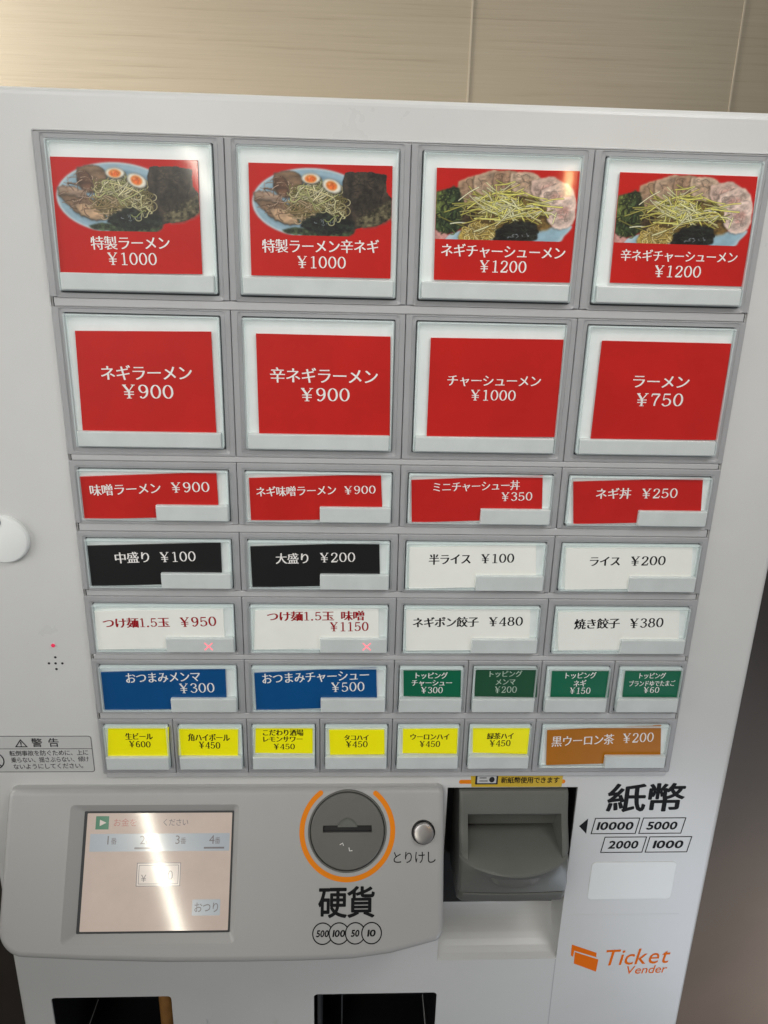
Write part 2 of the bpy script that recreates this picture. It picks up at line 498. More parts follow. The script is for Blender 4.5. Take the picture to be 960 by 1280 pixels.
def front(y):
    """upright plane at depth y"""
    return lambda x, z, lift: (x, y - lift, z)
CARDS = {
    11: ((-191.4, 187.6), (-114.1, 188.0), (-114.5, 130.2), (-192.3, 129.2)),
    12: ((-87.2, 187.7), (-9.9, 188.3), (-9.5, 130.4), (-87.4, 130.3)),
    13: ((14.1, 188.2), (92.3, 188.7), (93.3, 130.6), (15.0, 130.4)),
    14: ((114.6, 188.9), (191.4, 188.9), (193.8, 130.9), (115.9, 131.2)),
    21: ((-187.8, 97.9), (-111.2, 99.1), (-110.9, 40.1), (-189.3, 39.8)),
    22: ((-85.8, 98.6), (-8.6, 98.5), (-7.4, 40.2), (-85.6, 40.1)),
    23: ((14.8, 98.4), (92.5, 99.0), (93.2, 41.1), (14.8, 40.3)),
    24: ((115.2, 98.9), (192.3, 98.8), (194.0, 40.9), (115.1, 40.5)),
    31: ((-193.8, 12.1), (-112.1, 16.2), (-111.6, -12.3), (-193.7, -15.0)),
    32: ((-92.6, 12.7), (-12.2, 16.2), (-10.4, -12.6), (-92.1, -14.8)),
    33: ((6.6, 12.8), (87.8, 16.9), (89.8, -11.4), (7.8, -14.8)),
    34: ((107.3, 13.2), (188.8, 16.5), (191.5, -12.1), (110.3, -14.6)),
    41: ((-193.9, -32.5), (-111.5, -29.4), (-111.6, -57.2), (-193.8, -59.7)),
    42: ((-93.2, -31.9), (-12.2, -28.6), (-11.0, -57.6), (-92.7, -59.8)),
    43: ((7.1, -31.7), (87.8, -28.1), (90.1, -57.4), (7.7, -60.0)),
    44: ((107.5, -31.1), (189.4, -29.3), (192.5, -58.2), (109.4, -59.7)),
    51: ((-193.8, -77.4), (-111.9, -75.1), (-111.9, -102.7), (-194.9, -105.0)),
    52: ((-91.4, -76.3), (-11.6, -73.4), (-10.9, -102.8), (-92.9, -104.5)),
    53: ((6.4, -75.3), (88.1, -73.5), (89.6, -103.8), (7.4, -104.8)),
    54: ((106.7, -76.3), (187.7, -73.3), (191.0, -102.7), (109.5, -104.2)),
    61: ((-194.0, -121.8), (-112.4, -118.7), (-112.5, -148.8), (-194.0, -150.8)),
    62: ((-93.4, -122.1), (-12.2, -117.3), (-10.9, -147.7), (-92.9, -150.6)),
    63: ((6.1, -120.0), (44.9, -119.9), (45.7, -140.2), (6.8, -139.5)),
    64: ((54.5, -118.1), (96.8, -118.0), (98.2, -140.4), (55.3, -139.5)),
    65: ((106.9, -120.2), (146.8, -120.1), (147.9, -140.4), (107.6, -139.9)),
    66: ((157.3, -120.0), (196.2, -119.9), (197.9, -140.2), (157.7, -139.9)),
    71: ((-193.2, -164.4), (-152.4, -164.4), (-153.9, -186.9), (-195.2, -186.8)),
    72: ((-145.9, -165.7), (-105.8, -166.1), (-106.6, -187.0), (-147.1, -186.5)),
    73: ((-93.7, -164.4), (-54.9, -164.4), (-55.0, -185.2), (-94.6, -184.7)),
    74: ((-43.6, -166.4), (-5.7, -166.4), (-4.9, -186.1), (-42.9, -186.3)),
    75: ((7.3, -165.9), (45.3, -165.2), (45.8, -185.7), (7.6, -185.2)),
    76: ((55.9, -164.5), (95.6, -165.3), (95.5, -186.1), (56.9, -184.9)),
    77: ((108.0, -167.0), (188.1, -162.7), (191.9, -193.3), (109.9, -195.4)),
}
TEXTS = [
    (11,'特製ラーメン',-174.3,144.8,-131.4,145.9,7.2),
    (11,'¥1000',-165.7,137.1,-139.1,137.5,7.0),
    (12,'特製ラーメン辛ネギ',-81.0,145.7,-16.3,146.9,7.3),
    (12,'¥1000',-61.6,138.0,-34.7,138.2,6.9),
    (13,'ネギチャーシューメン',18.4,146.2,88.5,146.1,7.1),
    (13,'¥1200',40.6,138.3,67.1,138.4,6.9),
    (14,'辛ネギチャーシューメン',120.2,146.1,187.4,146.3,6.4),
    (14,'¥1200',140.8,138.1,167.6,138.3,6.8),
    (21,'ネギラーメン',-175.5,74.2,-123.3,75.2,8.9),
    (21,'¥900',-163.9,64.0,-134.7,64.2,8.7),
    (22,'辛ネギラーメン',-78.3,74.9,-15.4,75.1,9.1),
    (22,'¥900',-60.4,64.1,-31.8,64.4,8.4),
    (23,'チャーシューメン',25.6,73.9,81.3,74.4,7.0),
    (23,'¥1000',40.1,65.7,66.9,65.8,6.8),
    (24,'ラーメン',136.6,75.5,170.7,75.5,8.3),
    (24,'¥750',140.0,64.8,168.5,65.1,8.4),
    (31,'味噌ラーメン',-188.7,3.2,-146.1,5.4,7.4),
    (31,'¥900',-139.7,6.0,-116.7,6.7,6.9),
    (32,'ネギ味噌ラーメン',-88.4,3.7,-39.5,5.6,6.6),
    (32,'¥900',-34.5,5.7,-15.3,6.4,5.6),
    (33,'ミニチャーシュー丼',20.3,8.2,74.0,10.4,6.5),
    (33,'¥350',63.1,2.9,82.4,3.4,6.0),
    (34,'ネギ丼',122.3,5.3,144.6,5.9,7.3),
    (34,'¥250',151.5,6.1,174.0,6.7,6.8),
    (41,'中盛り',-177.6,-40.8,-156.3,-39.8,7.7),
    (41,'¥100',-149.5,-39.7,-127.5,-38.8,7.3),
    (42,'大盛り',-77.5,-40.2,-56.8,-39.7,7.5),
    (42,'¥200',-49.5,-39.0,-27.3,-38.4,7.0),
    (43,'半ライス',19.6,-39.9,46.5,-39.0,7.5),
    (43,'¥100',53.2,-38.7,74.4,-38.1,6.8),
    (44,'ライス',123.6,-40.1,143.4,-39.6,7.2),
    (44,'¥200',150.3,-39.4,173.1,-38.8,6.9),
    (51,'つけ麺1.5玉',-189.3,-86.0,-146.6,-85.0,7.4),
    (51,'¥950',-139.9,-84.8,-116.7,-83.9,7.4),
    (52,'つけ麺1.5玉　味噌',-84.0,-80.5,-20.8,-79.5,7.2),
    (52,'¥1150',-43.1,-87.5,-17.9,-87.1,7.2),
    (53,'ネギポン餃子',11.0,-84.4,54.5,-83.5,7.6),
    (53,'¥480',61.2,-83.2,83.8,-82.7,7.1),
    (54,'焼き餃子',118.2,-85.0,148.8,-83.9,7.8),
    (54,'¥380',155.5,-83.9,178.1,-83.0,7.5),
    (61,'おつまみメンマ',-178.0,-126.3,-129.1,-124.8,8.2),
    (61,'¥300',-143.3,-133.7,-120.2,-133.1,7.9),
    (62,'おつまみチャーシュー',-88.2,-126.5,-16.9,-123.3,8.4),
    (62,'¥500',-42.1,-132.7,-19.9,-132.0,7.8),
    (63,'トッピング',14.4,-123.7,36.1,-123.6,5.1),
    (63,'チャーシュー',11.9,-129.3,39.3,-129.2,5.1),
    (63,'¥300',18.6,-134.7,33.3,-134.7,5.2),
    (64,'トッピング',64.4,-122.4,86.7,-122.1,5.1),
    (64,'メンマ',69.1,-128.5,82.5,-128.2,5.1),
    (64,'¥200',68.8,-134.3,83.9,-134.2,5.4),
    (65,'トッピング',116.4,-123.5,137.6,-123.1,5.2),
    (65,'ネギ',122.5,-129.7,131.3,-129.3,5.3),
    (65,'¥150',120.6,-135.0,134.8,-135.0,5.3),
    (66,'トッピング',167.3,-123.4,185.6,-123.4,4.9),
    (66,'ブランドゆでたまご',161.0,-129.6,192.9,-129.2,4.7),
    (66,'¥60',171.7,-134.3,182.6,-134.3,4.9),
    (71,'生ビール',-182.2,-171.4,-163.6,-171.4,5.6),
    (71,'¥600',-180.0,-177.2,-165.6,-177.6,5.4),
    (72,'角ハイボール',-139.9,-172.1,-111.5,-172.5,6.2),
    (72,'¥450',-132.8,-178.1,-118.3,-178.5,5.8),
    (73,'こだわり酒場',-88.9,-168.4,-61.1,-168.4,5.3),
    (73,'レモンサワー',-88.8,-173.6,-61.8,-173.6,5.0),
    (73,'¥450',-81.7,-179.5,-67.2,-179.5,4.8),
    (74,'タコハイ',-33.2,-172.5,-16.3,-172.5,5.0),
    (74,'¥450',-31.9,-177.7,-16.9,-177.7,5.4),
    (75,'ウーロンハイ',12.6,-171.9,39.7,-171.9,5.4),
    (75,'¥450',19.2,-177.6,33.6,-177.6,5.4),
    (76,'緑茶ハイ',66.0,-171.5,84.7,-171.3,5.4),
    (76,'¥450',68.3,-177.2,83.0,-177.0,5.5),
    (77,'黒ウーロン茶',112.0,-176.1,156.1,-174.1,8.9),
    (77,'¥200',162.3,-173.2,184.1,-172.2,8.4),
]

# ------------------------------------------------------------------ the setting: wall behind, dark wallboard, floor
YW = 305.0
mb = MB(); mb.box(-2200, 2200, YW, YW + 20, 190, 1700)
wall = obj('back_wall', mb.mesh(), 'wall')
tag(wall, 'pale wood grain wall above the ticket machine', 'wall', kind='structure')
mb = MB()
for x in (69.5, 309.5, 549.5):
    mb.box(x - 0.8, x + 0.8, YW - 0.6, YW + 1, 190, 1700)
obj('wall_joint', mb.mesh(), 'joint', wall)
mb = MB(); mb.box(-2200, 2200, YW - 6, YW + 20, -1300, 188)
tag(obj('lower_wall', mb.mesh(), 'wainscot'), 'dark brown wallboard beside and behind the machine', 'wall', kind='structure')
mb = MB(); mb.box(-2500, 2500, -3500, YW + 20, -1320, -1300)
tag(obj('floor', mb.mesh(), 'floor'), kind='structure')

# ------------------------------------------------------------------ the machine
machine = bpy.data.objects.new('ticket_vending_machine', None); COL.objects.link(machine)
tag(machine, 'white ticket vending machine with rows of grey buttons, screen and slots', 'vending machine')
FY = 3.0    # depth of the steel front; the button frames stand proud of it, their faces at depth 0
XL, XR, ZT, ZB = -286.0, 246.0, 221.5, -1298.0

bm = bmesh.new()
mb = MB(); mb.box(XL, XR, FY, 310, ZB, ZT)
me = mb.mesh(); bm.from_mesh(me)
bmesh.ops.bevel(bm, geom=[e for e in bm.edges], offset=0.004, segments=4, profile=0.5, affect='EDGES')
bm.to_mesh(me); bm.free()
cabinet = obj('cabinet', me, ['cabinet', 'black'], machine)


def prism(pts, y0, y1, inset1=0.0):
    mb = MB(); mb.loft([at_y(pts, y0), at_y(offset_poly(pts, inset1) if inset1 else pts, y1)], True, True)
    return plain(mb.mesh())


# the chute behind and under the banknote reader: dark at the top, a scoop coming forward at the bottom
HX0, HX1 = 41.5, 136.5
mbc = MB()
prof = [(-6, -217.5), (30, -217.5), (30, -350)]
for k in range(1, 11):
    a = math.radians(60 * k / 10)
    prof.append((30 - 27 * (1 - math.cos(a)) / 0.5, -350 - 31 * math.sin(a) / math.sin(math.radians(60))))
prof += [(-6, -381.5)]
mbc.loft([[(x, y, z) for y, z in prof] for x in (HX0, HX1)], True, True)
cut(cabinet, [plain(mbc.mesh()),
              prism(rrect(-261.5, -168.0, -520, -414.5, 3), FY - 8, 85),
              prism(rrect(-55.5, 43.0, -520, -415.0, 3), FY - 8, 85),
              prism(rrect(-141.5, -85.5, -470, -438.8, 2), FY - 8, FY + 1.2)])
# black sheets standing for the shade in the chute, then the black trays
mb = MB()
mb.box(HX0 + 0.4, HX1 - 0.4, 28.6, 29.6, -349, -218)
mb.box(HX1 - 0.5, HX1 + 0.4, FY + 1.5, 28, -300, -218.2)
mb.box(HX0 + 0.4, HX1 - 0.4, FY + 2, 28, -218.6, -217.7)
mb.box(HX0 - 0.4, HX0 + 0.6, FY + 2, 28, -345, -218.8)
obj('chute_shade', mb.mesh(), 'black', machine)
for nm, x0, x1 in (('ticket_tray', -261.5, -168.0), ('change_tray', -55.5, 43.0)):
    mb = MB()
    a, b = FY + 1.2, 84
    z = -414.3
    mb.add([(x0 + .2, a, -519), (x1 - .2, a, -519), (x1 - .2, a, z), (x0 + .2, a, z), (x0 + .2, b, -519), (x1 - .2, b, -519), (x1 - .2, b, z), (x0 + .2, b, z)],
           [(0, 1, 5, 4), (1, 2, 6, 5), (2, 3, 7, 6), (3, 0, 4, 7), (4, 5, 6, 7)])
    obj(nm, mb.mesh(fix=False), 'black', machine, angle=0)
# a lip of clear plastic and a guide inside the trays
mb = MB()
pts = ell(18, -452, 20, 34, 16, 20, 120)
for i in range(len(pts) - 1):
    (xa, za), (xb, zb) = pts[i], pts[i + 1]
    mb.add([(xa, 30, za), (xb, 30, zb), (xb, 50, zb), (xa, 50, za)], [(0, 1, 2, 3)])
mb.box(-53, -50.5, 10, 60, -515, -417)
mb.box(-34, -32.8, 40, 60, -515, -424)
obj('tray_guide', mb.mesh(), 'dark', machine)
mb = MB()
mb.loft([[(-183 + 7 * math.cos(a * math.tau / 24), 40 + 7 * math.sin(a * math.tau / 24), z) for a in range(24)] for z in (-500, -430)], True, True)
obj('tray_glare', mb.mesh(), 'amber', machine)  # upright amber cylinder standing in for an orange glare in the tray
# seam between the lower door and the right-hand panel, and the edge of the clear film on that panel
mb = MB()
mb.loft([[(135.9 + k * 0.8, FY - 0.12, -381.5), (138.9 + k * 0.8, FY - 0.12, -700)][::1] for k in (0, 1)], False, False)
mb.v = [(135.6, FY - 0.1, -381.5), (136.4, FY - 0.1, -381.5), (139.4, FY - 0.1, -700), (138.6, FY - 0.1, -700)]; mb.f = [(0, 3, 2, 1)]; mb.m = [0]
obj('door_seam', mb.mesh(), 'rail', machine)
mb = MB(); mb.box(141.5, 229, FY - 0.12, FY + 0.2, -338.4, -336.6)
obj('film_edge', mb.mesh(), 'cabinet', machine)

# ---- button panel
ROWS = [(200.0, 115.9), (111.1, 25.3), (21.8, -18.3), (-23.2, -63.0), (-67.3, -109.3), (-112.9, -154.0), (-158.6, -202.1)]
mb = MB()
mb.box(-199.4, 199.4, 2.2, FY + 0.4, -201.8, 199.6, 1)
for k in range(6):
    za, zb = ROWS[k][1] + 0.1, ROWS[k + 1][0] - 0.1
    x = 198.2
    mb.loft([at_y(rrect(-x, x, zb, za, .3, 1), 2.4), at_y(rrect(-x, x, zb, za, .3, 1), 0.9), at_y(rrect(-x + .5, x - .5, zb + .6, za - .6, .3, 1), 0.4)], False, True)
mb.loft([at_y(rrect(-201.2, 201.2, -204.3, 201.2, 1, 2), FY + .2), at_y(rrect(-201.2, 201.2, -204.3, 201.2, 1, 2), 2.5), at_y(rrect(-200.6, 200.6, -203.7, 200.6, 1, 2), 2.1)], False, False)
mb.loft([at_y(rrect(-198.5, 198.5, -206.4, -202.6, .4, 1), FY + .2), at_y(rrect(-198.5, 198.5, -206.4, -202.6, .4, 1), 1.4), at_y(rrect(-198, 198, -205.8, -203.0, .4, 1), 1.0)], False, True)
obj('button_panel', mb.mesh(), ['rail', 'dark'], machine)

WIDE_W = {3: (16.8, -15.4), 4: (-28.0, -60.6), 5: (-72.6, -106.2), 6: (-117.3, -151.2), 7: (-163.0, -197.0)}
STRIP = {3: (-4.8, -14.8), 4: (-49.8, -60.3), 5: (-95.2, -105.6), 6: (-140.6, -150.9), 7: (-186.8, -196.8)}
BUTTONS = {}
for r in (1, 2):
    for c in range(4):
        x = -200 + 100 * c; t = ROWS[r - 1][0]
        w = (x + 6.6, x + 93.7, t - 80.4, t - 3.7)
        BUTTONS[r * 10 + c + 1] = ((x, x + 100, ROWS[r - 1][1], t), w, (x + 8.0, x + 92.2, t - 79.8, t - 70.6))
for r in (3, 4, 5):
    for c in range(4):
        x = -200 + 100 * c
        BUTTONS[r * 10 + c + 1] = ((x, x + 100, ROWS[r - 1][1], ROWS[r - 1][0]), (x + 5.0, x + 94.8, WIDE_W[r][1], WIDE_W[r][0]), (x + 50.5, x + 94.3, STRIP[r][1], STRIP[r][0]))


def wide(i, r, x):
    BUTTONS[i] = ((x, x + 100, ROWS[r - 1][1], ROWS[r - 1][0]), (x + 4.8, x + 94.8, WIDE_W[r][1], WIDE_W[r][0]), (x + 50.8, x + 94.3, STRIP[r][1], STRIP[r][0]))


def small(i, r, x):
    BUTTONS[i] = ((x, x + 50, ROWS[r - 1][1], ROWS[r - 1][0]), (x + 3.6, x + 46.8, WIDE_W[r][1], WIDE_W[r][0]), (x + 3.9, x + 46.4, STRIP[r][1], STRIP[r][0]))


wide(61, 6, -200); wide(62, 6, -100)
for k in range(4): small(63 + k, 6, 50 * k)
for k in range(6): small(71 + k, 7, -200 + 50 * k)
wide(77, 7, 100)


def make_button(i):
    (x0, x1, z0, z1), (wx0, wx1, wz0, wz1), (sx0, sx1, sz0, sz1) = BUTTONS[i]
    mb = MB()
    big = i < 30
    b1 = 2.6 if big else 1.5
    R = lambda d, r, y: at_y(rrect(wx0 - d, wx1 + d, wz0 - d - .5, wz1 + d, r, 4), y)
    O = lambda d, y: at_y(rrect(x0 + d, x1 - d, z0 + d, z1 - d, 0.4, 4), y)
    mb.loft([O(.22, 2.6), O(.22, .4), O(.6, 0), R(b1 + .5, 1.6, 0), R(b1, 1.4, .45), R(.65, 1.0, .6), R(.5, 1.0, .9), R(.5, 1.0, 2.3)], False, False, 0)
    mb.loft([R(.5, 1.0, 2.05)], False, True, 1)
    o = obj('menu_button', mb.mesh(), ['bezel', 'well'], machine)
    # white backing inside the window
    mb = MB(); mb.loft([at_y(rrect(wx0 + .5, wx1 - .5, wz0 + .5, wz1 - .5, .8), 1.9), at_y(rrect(wx0 + .5, wx1 - .5, wz0 + .5, wz1 - .5, .8), 0.3)], False, True)
    obj('backing_plate', mb.mesh(), 'backing', o)
    # clear rim of the cover
    P = lambda d, y: at_y(rrect(wx0 + d, wx1 - d, wz0 + d, wz1 - d, .9), y)
    mb = MB(); mb.loft([P(0, 1.8), P(0, -2.2), P(.3, -2.7), P(.8, -2.7), P(1.1, -2.3), P(1.1, 0.2)], False, False)
    obj('clear_rim', mb.mesh(), 'clear', o)
    # milky indicator strip
    Q = lambda d, y: at_y(rrect(sx0 + d, sx1 - d, sz0 + d, sz1 - d, .6), y)
    mb = MB(); mb.loft([Q(0, .2), Q(0, -2.9), Q(.22, -3.4), Q(.6, -3.6)], False, True)
    st = obj('indicator_strip', mb.mesh(), 'strip', o, angle=20)
    if i in (51, 52):
        cx, cz = ((-122.0, -101.0), (-18.9, -100.7))[i - 51]
        ink = Ink()
        ink.stroke([(cx - 2.6, cz - 2.6), (cx + 2.6, cz + 2.6)], .7); ink.stroke([(cx - 2.6, cz + 2.6), (cx + 2.6, cz - 2.6)], .7)
        ink.build('sold_out_cross', 'xmark', st, front(-3.64))
    return o


for i in BUTTONS:
    make_button(i)

# ------------------------------------------------------------------ menu cards
COLOURS = {1: 'red', 2: 'red', 3: 'red', 4: 'white', 5: 'white', 6: 'blue', 7: 'yellow'}
CARD_COL = {41: 'blackcard', 42: 'blackcard', 63: 'green', 64: 'deepgreen', 65: 'green', 66: 'green', 77: 'ochre'}
INK_COL = {43: 'ink_black', 44: 'ink_black', 51: 'ink_red', 52: 'ink_red', 53: 'ink_black', 54: 'ink_black', 64: 'ink_pale'}
LABELS = {
    11: 'red card with egg and seaweed ramen photo, leftmost of the photo cards, 1000 yen',
    12: 'red card with egg and seaweed ramen photo, ending in kara-negi, 1000 yen',
    13: 'red card with sliced pork ramen photo, negi chashu-men, 1200 yen',
    14: 'red card with sliced pork ramen photo, beginning with kara-negi, 1200 yen',
    21: 'large plain red card for negi ramen, 900 yen, below the leftmost photo card',
    22: 'large plain red card for spicy kara-negi ramen, 900 yen',
    23: 'large plain red card for chashu-men, 1000 yen, below the pork photo cards',
    24: 'large plain red card for plain ramen priced 750 yen',
    31: 'narrow tilted red card for miso ramen, 900 yen, above the chu-mori black card',
    32: 'narrow tilted red card for negi miso ramen, 900 yen',
    33: 'narrow tilted red card for mini chashu rice bowl, 350 yen',
    34: 'narrow tilted red card for negi rice bowl, 250 yen',
    41: 'black card with white lettering for medium serving, 100 yen',
    42: 'black card with white lettering for large serving, 200 yen',
    43: 'white card with black lettering for half rice, 100 yen',
    44: 'white card with black lettering for rice, 200 yen',
    51: 'white card with red lettering for dipping noodles, 950 yen, on one line',
    52: 'white card with red lettering for miso dipping noodles, 1150 yen below it',
    53: 'white card with black lettering for negi-pon gyoza, 480 yen',
    54: 'white card with black lettering for fried gyoza, 380 yen',
    61: 'blue card with white lettering for bamboo shoot snack, 300 yen',
    62: 'blue card with white lettering for chashu snack, 500 yen',
    63: 'small green topping card for chashu, 300 yen, beside the blue card',
    64: 'small duller green topping card with faint lettering for menma, 200 yen',
    65: 'small green topping card for negi, 150 yen',
    66: 'small green topping card for boiled egg, 60 yen',
    71: 'small yellow card for draft beer priced 600 yen',
    72: 'small yellow card for kaku highball, 450 yen, beside the 600 yen card',
    73: 'small yellow card with three lines of lettering for lemon sour, 450 yen',
    74: 'small yellow card for tako-hai, shortest drink name, 450 yen',
    75: 'small yellow card for oolong-hai, 450 yen',
    76: 'small yellow card for green tea highball, 450 yen, beside the ochre card',
    77: 'ochre card with white lettering for black oolong tea, 200 yen',
}


import numpy as np

# ---- the printed food pictures: painted procedurally into a fine colour grid, as ink on the card
CARD_RED = np.array((194, 30, 28)) / 255.0


def blur(a, n):
    """soft box blur, twice"""
    n = int(n)
    if n < 1: return a
    for _ in range(2):
        for ax in (0, 1):
            pad = [(0, 0)] * a.ndim; pad[ax] = (n, n)
            b = np.cumsum(np.pad(a, pad, mode='edge'), axis=ax)
            z = np.zeros_like(np.take(b, [0], axis=ax)); b = np.concatenate((z, b), axis=ax)
            L = a.shape[ax]; k = 2 * n + 1
            a = (np.take(b, range(k, k + L), axis=ax) - np.take(b, range(0, L), axis=ax)) / k
    return a


class Canvas:
    def __init__(s, x0, y0, x1, y1, W, seed):
        s.k = W / (x1 - x0); s.x0, s.y0 = x0, y0
        s.W, s.H = W, int((y1 - y0) * s.k)
        s.c = np.ones((s.H, s.W, 3)) * CARD_RED; s.a = np.zeros((s.H, s.W))
        s.r = np.random.RandomState(seed)
        s.Y, s.X = np.mgrid[0:s.H, 0:s.W] + .5

    def noise(s, size, ax=1.0, octaves=3):
        """cloudy noise around 0; ax stretches it sideways"""
        out = np.zeros((s.H, s.W)); amp = 1.0
        for o in range(octaves):
            g = max(1.2, size * s.k / 2 ** o)
            h, w = int(s.H / g) + 3, int(s.W / (g * ax)) + 3
            G = s.r.rand(h, w) - .5
            fy, fx = s.Y / g, s.X / (g * ax)
            iy, ix = fy.astype(int), fx.astype(int); ty, tx = fy - iy, fx - ix
            ty, tx = ty * ty * (3 - 2 * ty), tx * tx * (3 - 2 * tx)
            out += amp * ((G[iy, ix] * (1 - tx) + G[iy, ix + 1] * tx) * (1 - ty) + (G[iy + 1, ix] * (1 - tx) + G[iy + 1, ix + 1] * tx) * ty)
            amp *= .6
        return out

    def px(s, pts):
        return [((x - s.x0) * s.k, (y - s.y0) * s.k) for x, y in pts]

    def mask(s, pts, soft=1, rough=0.0, sharp=False):
        P = np.array(s.px(pts if sharp else smooth(list(pts) + [pts[0]], 6)))
        X, Y = s.X, s.Y
        if rough:
            X = X + s.noise(26) * rough * s.k; Y = Y + s.noise(26) * rough * s.k
        acc = np.zeros((s.H, s.W))
        for ox, oy in ((-.25, -.25), (.25, -.25), (-.25, .25), (.25, .25)):
            ins = np.zeros((s.H, s.W), bool)
            for (xa, ya), (xb, yb) in zip(P, np.roll(P, -1, 0)):
                if ya == yb: continue
                c = ((ya > Y + oy) != (yb > Y + oy)) & (X + ox < (xb - xa) * (Y + oy - ya) / (yb - ya) + xa)
                ins ^= c
            acc += ins
        return blur(acc / 4, soft)

    def shade(s, m, dx, dy, n, f):
        b = blur(m, n * s.k)
        b = np.roll(np.roll(b, int(round(dy * s.k)), 0), int(round(dx * s.k)), 1)
        s.c *= (1 - f * b * np.minimum(1, s.a + .0))[..., None]

    def put(s, m, col, var=0.0, size=20, ax=1.0, edge=0.0):
        col = np.array(col) / 255.0
        f = np.ones((s.H, s.W)) + (s.noise(size, ax) * var if var else 0)
        if edge:
            f = f * (1 - edge * (1 - np.clip((blur(m, 9 * s.k) - .45) * 2.2, 0, 1)))
        C = np.clip(col * f[..., None], 0, 1)
        s.c = s.c * (1 - m[..., None]) + C * m[..., None]
        s.a = np.maximum(s.a, m)

    def strand(s, pts, w, col, shadow=.4):
        P = np.array(s.px(smooth(pts, 4))); w = w * s.k
        x0, y0 = np.maximum(0, (P.min(0) - w - 3)).astype(int); x1, y1 = (P.max(0) + w + 4).astype(int)
        x1, y1 = min(s.W, x1), min(s.H, y1)
        if x1 <= x0 or y1 <= y0: return
        X, Y = s.X[y0:y1, x0:x1], s.Y[y0:y1, x0:x1]
        d = np.full(X.shape, 1e9); side = np.zeros(X.shape)
        for (xa, ya), (xb, yb) in zip(P[:-1], P[1:]):
            L = (xb - xa) ** 2 + (yb - ya) ** 2 + 1e-9
            t = np.clip(((X - xa) * (xb - xa) + (Y - ya) * (yb - ya)) / L, 0, 1)
            ex, ey = X - xa - t * (xb - xa), Y - ya - t * (yb - ya)
            q = np.hypot(ex, ey); n = q < d
            d = np.where(n, q, d); side = np.where(n, (ex * .4 + ey) / (w / 2 + .4), side)
        A = s.a[y0:y1, x0:x1]; C = s.c[y0:y1, x0:x1]
        C *= (1 - shadow * np.clip(1.25 - d / (w * .5 + .9), 0, 1) * np.minimum(1, A + .2))[..., None]
        m = np.clip(w / 2 + .5 - d, 0, 1)[..., None]
        f = np.clip(1.04 - .22 * np.clip(side, -1, 1), .6, 1.3)[..., None]
        C[:] = C * (1 - m) + np.clip(np.array(col) / 255 * f, 0, 1) * m
        A[:] = np.maximum(A, m[..., 0])

    def wander(s, cx, cy, rx, ry, length, bend):
        r = s.r; a = r.uniform(0, math.tau); q = math.sqrt(r.rand())
        x, y = cx + rx * q * math.cos(a), cy + ry * q * math.sin(a); d = r.uniform(0, math.tau); pts = []
        L = length * r.uniform(.5, 1.2); k = r.uniform(-bend, bend)
        for i in range(7):
            pts.append((x, y)); x += L / 6 * math.cos(d); y += L / 6 * math.sin(d) * .8; d += k
            if ((x - cx) / rx) ** 2 + ((y - cy) / ry) ** 2 > 1.05: d += 1.0
        return pts

    def mix(s, *cols):
        a = np.array(cols[s.r.randint(len(cols))], float)
        return np.clip(a * s.r.uniform(.82, 1.12), 0, 255)


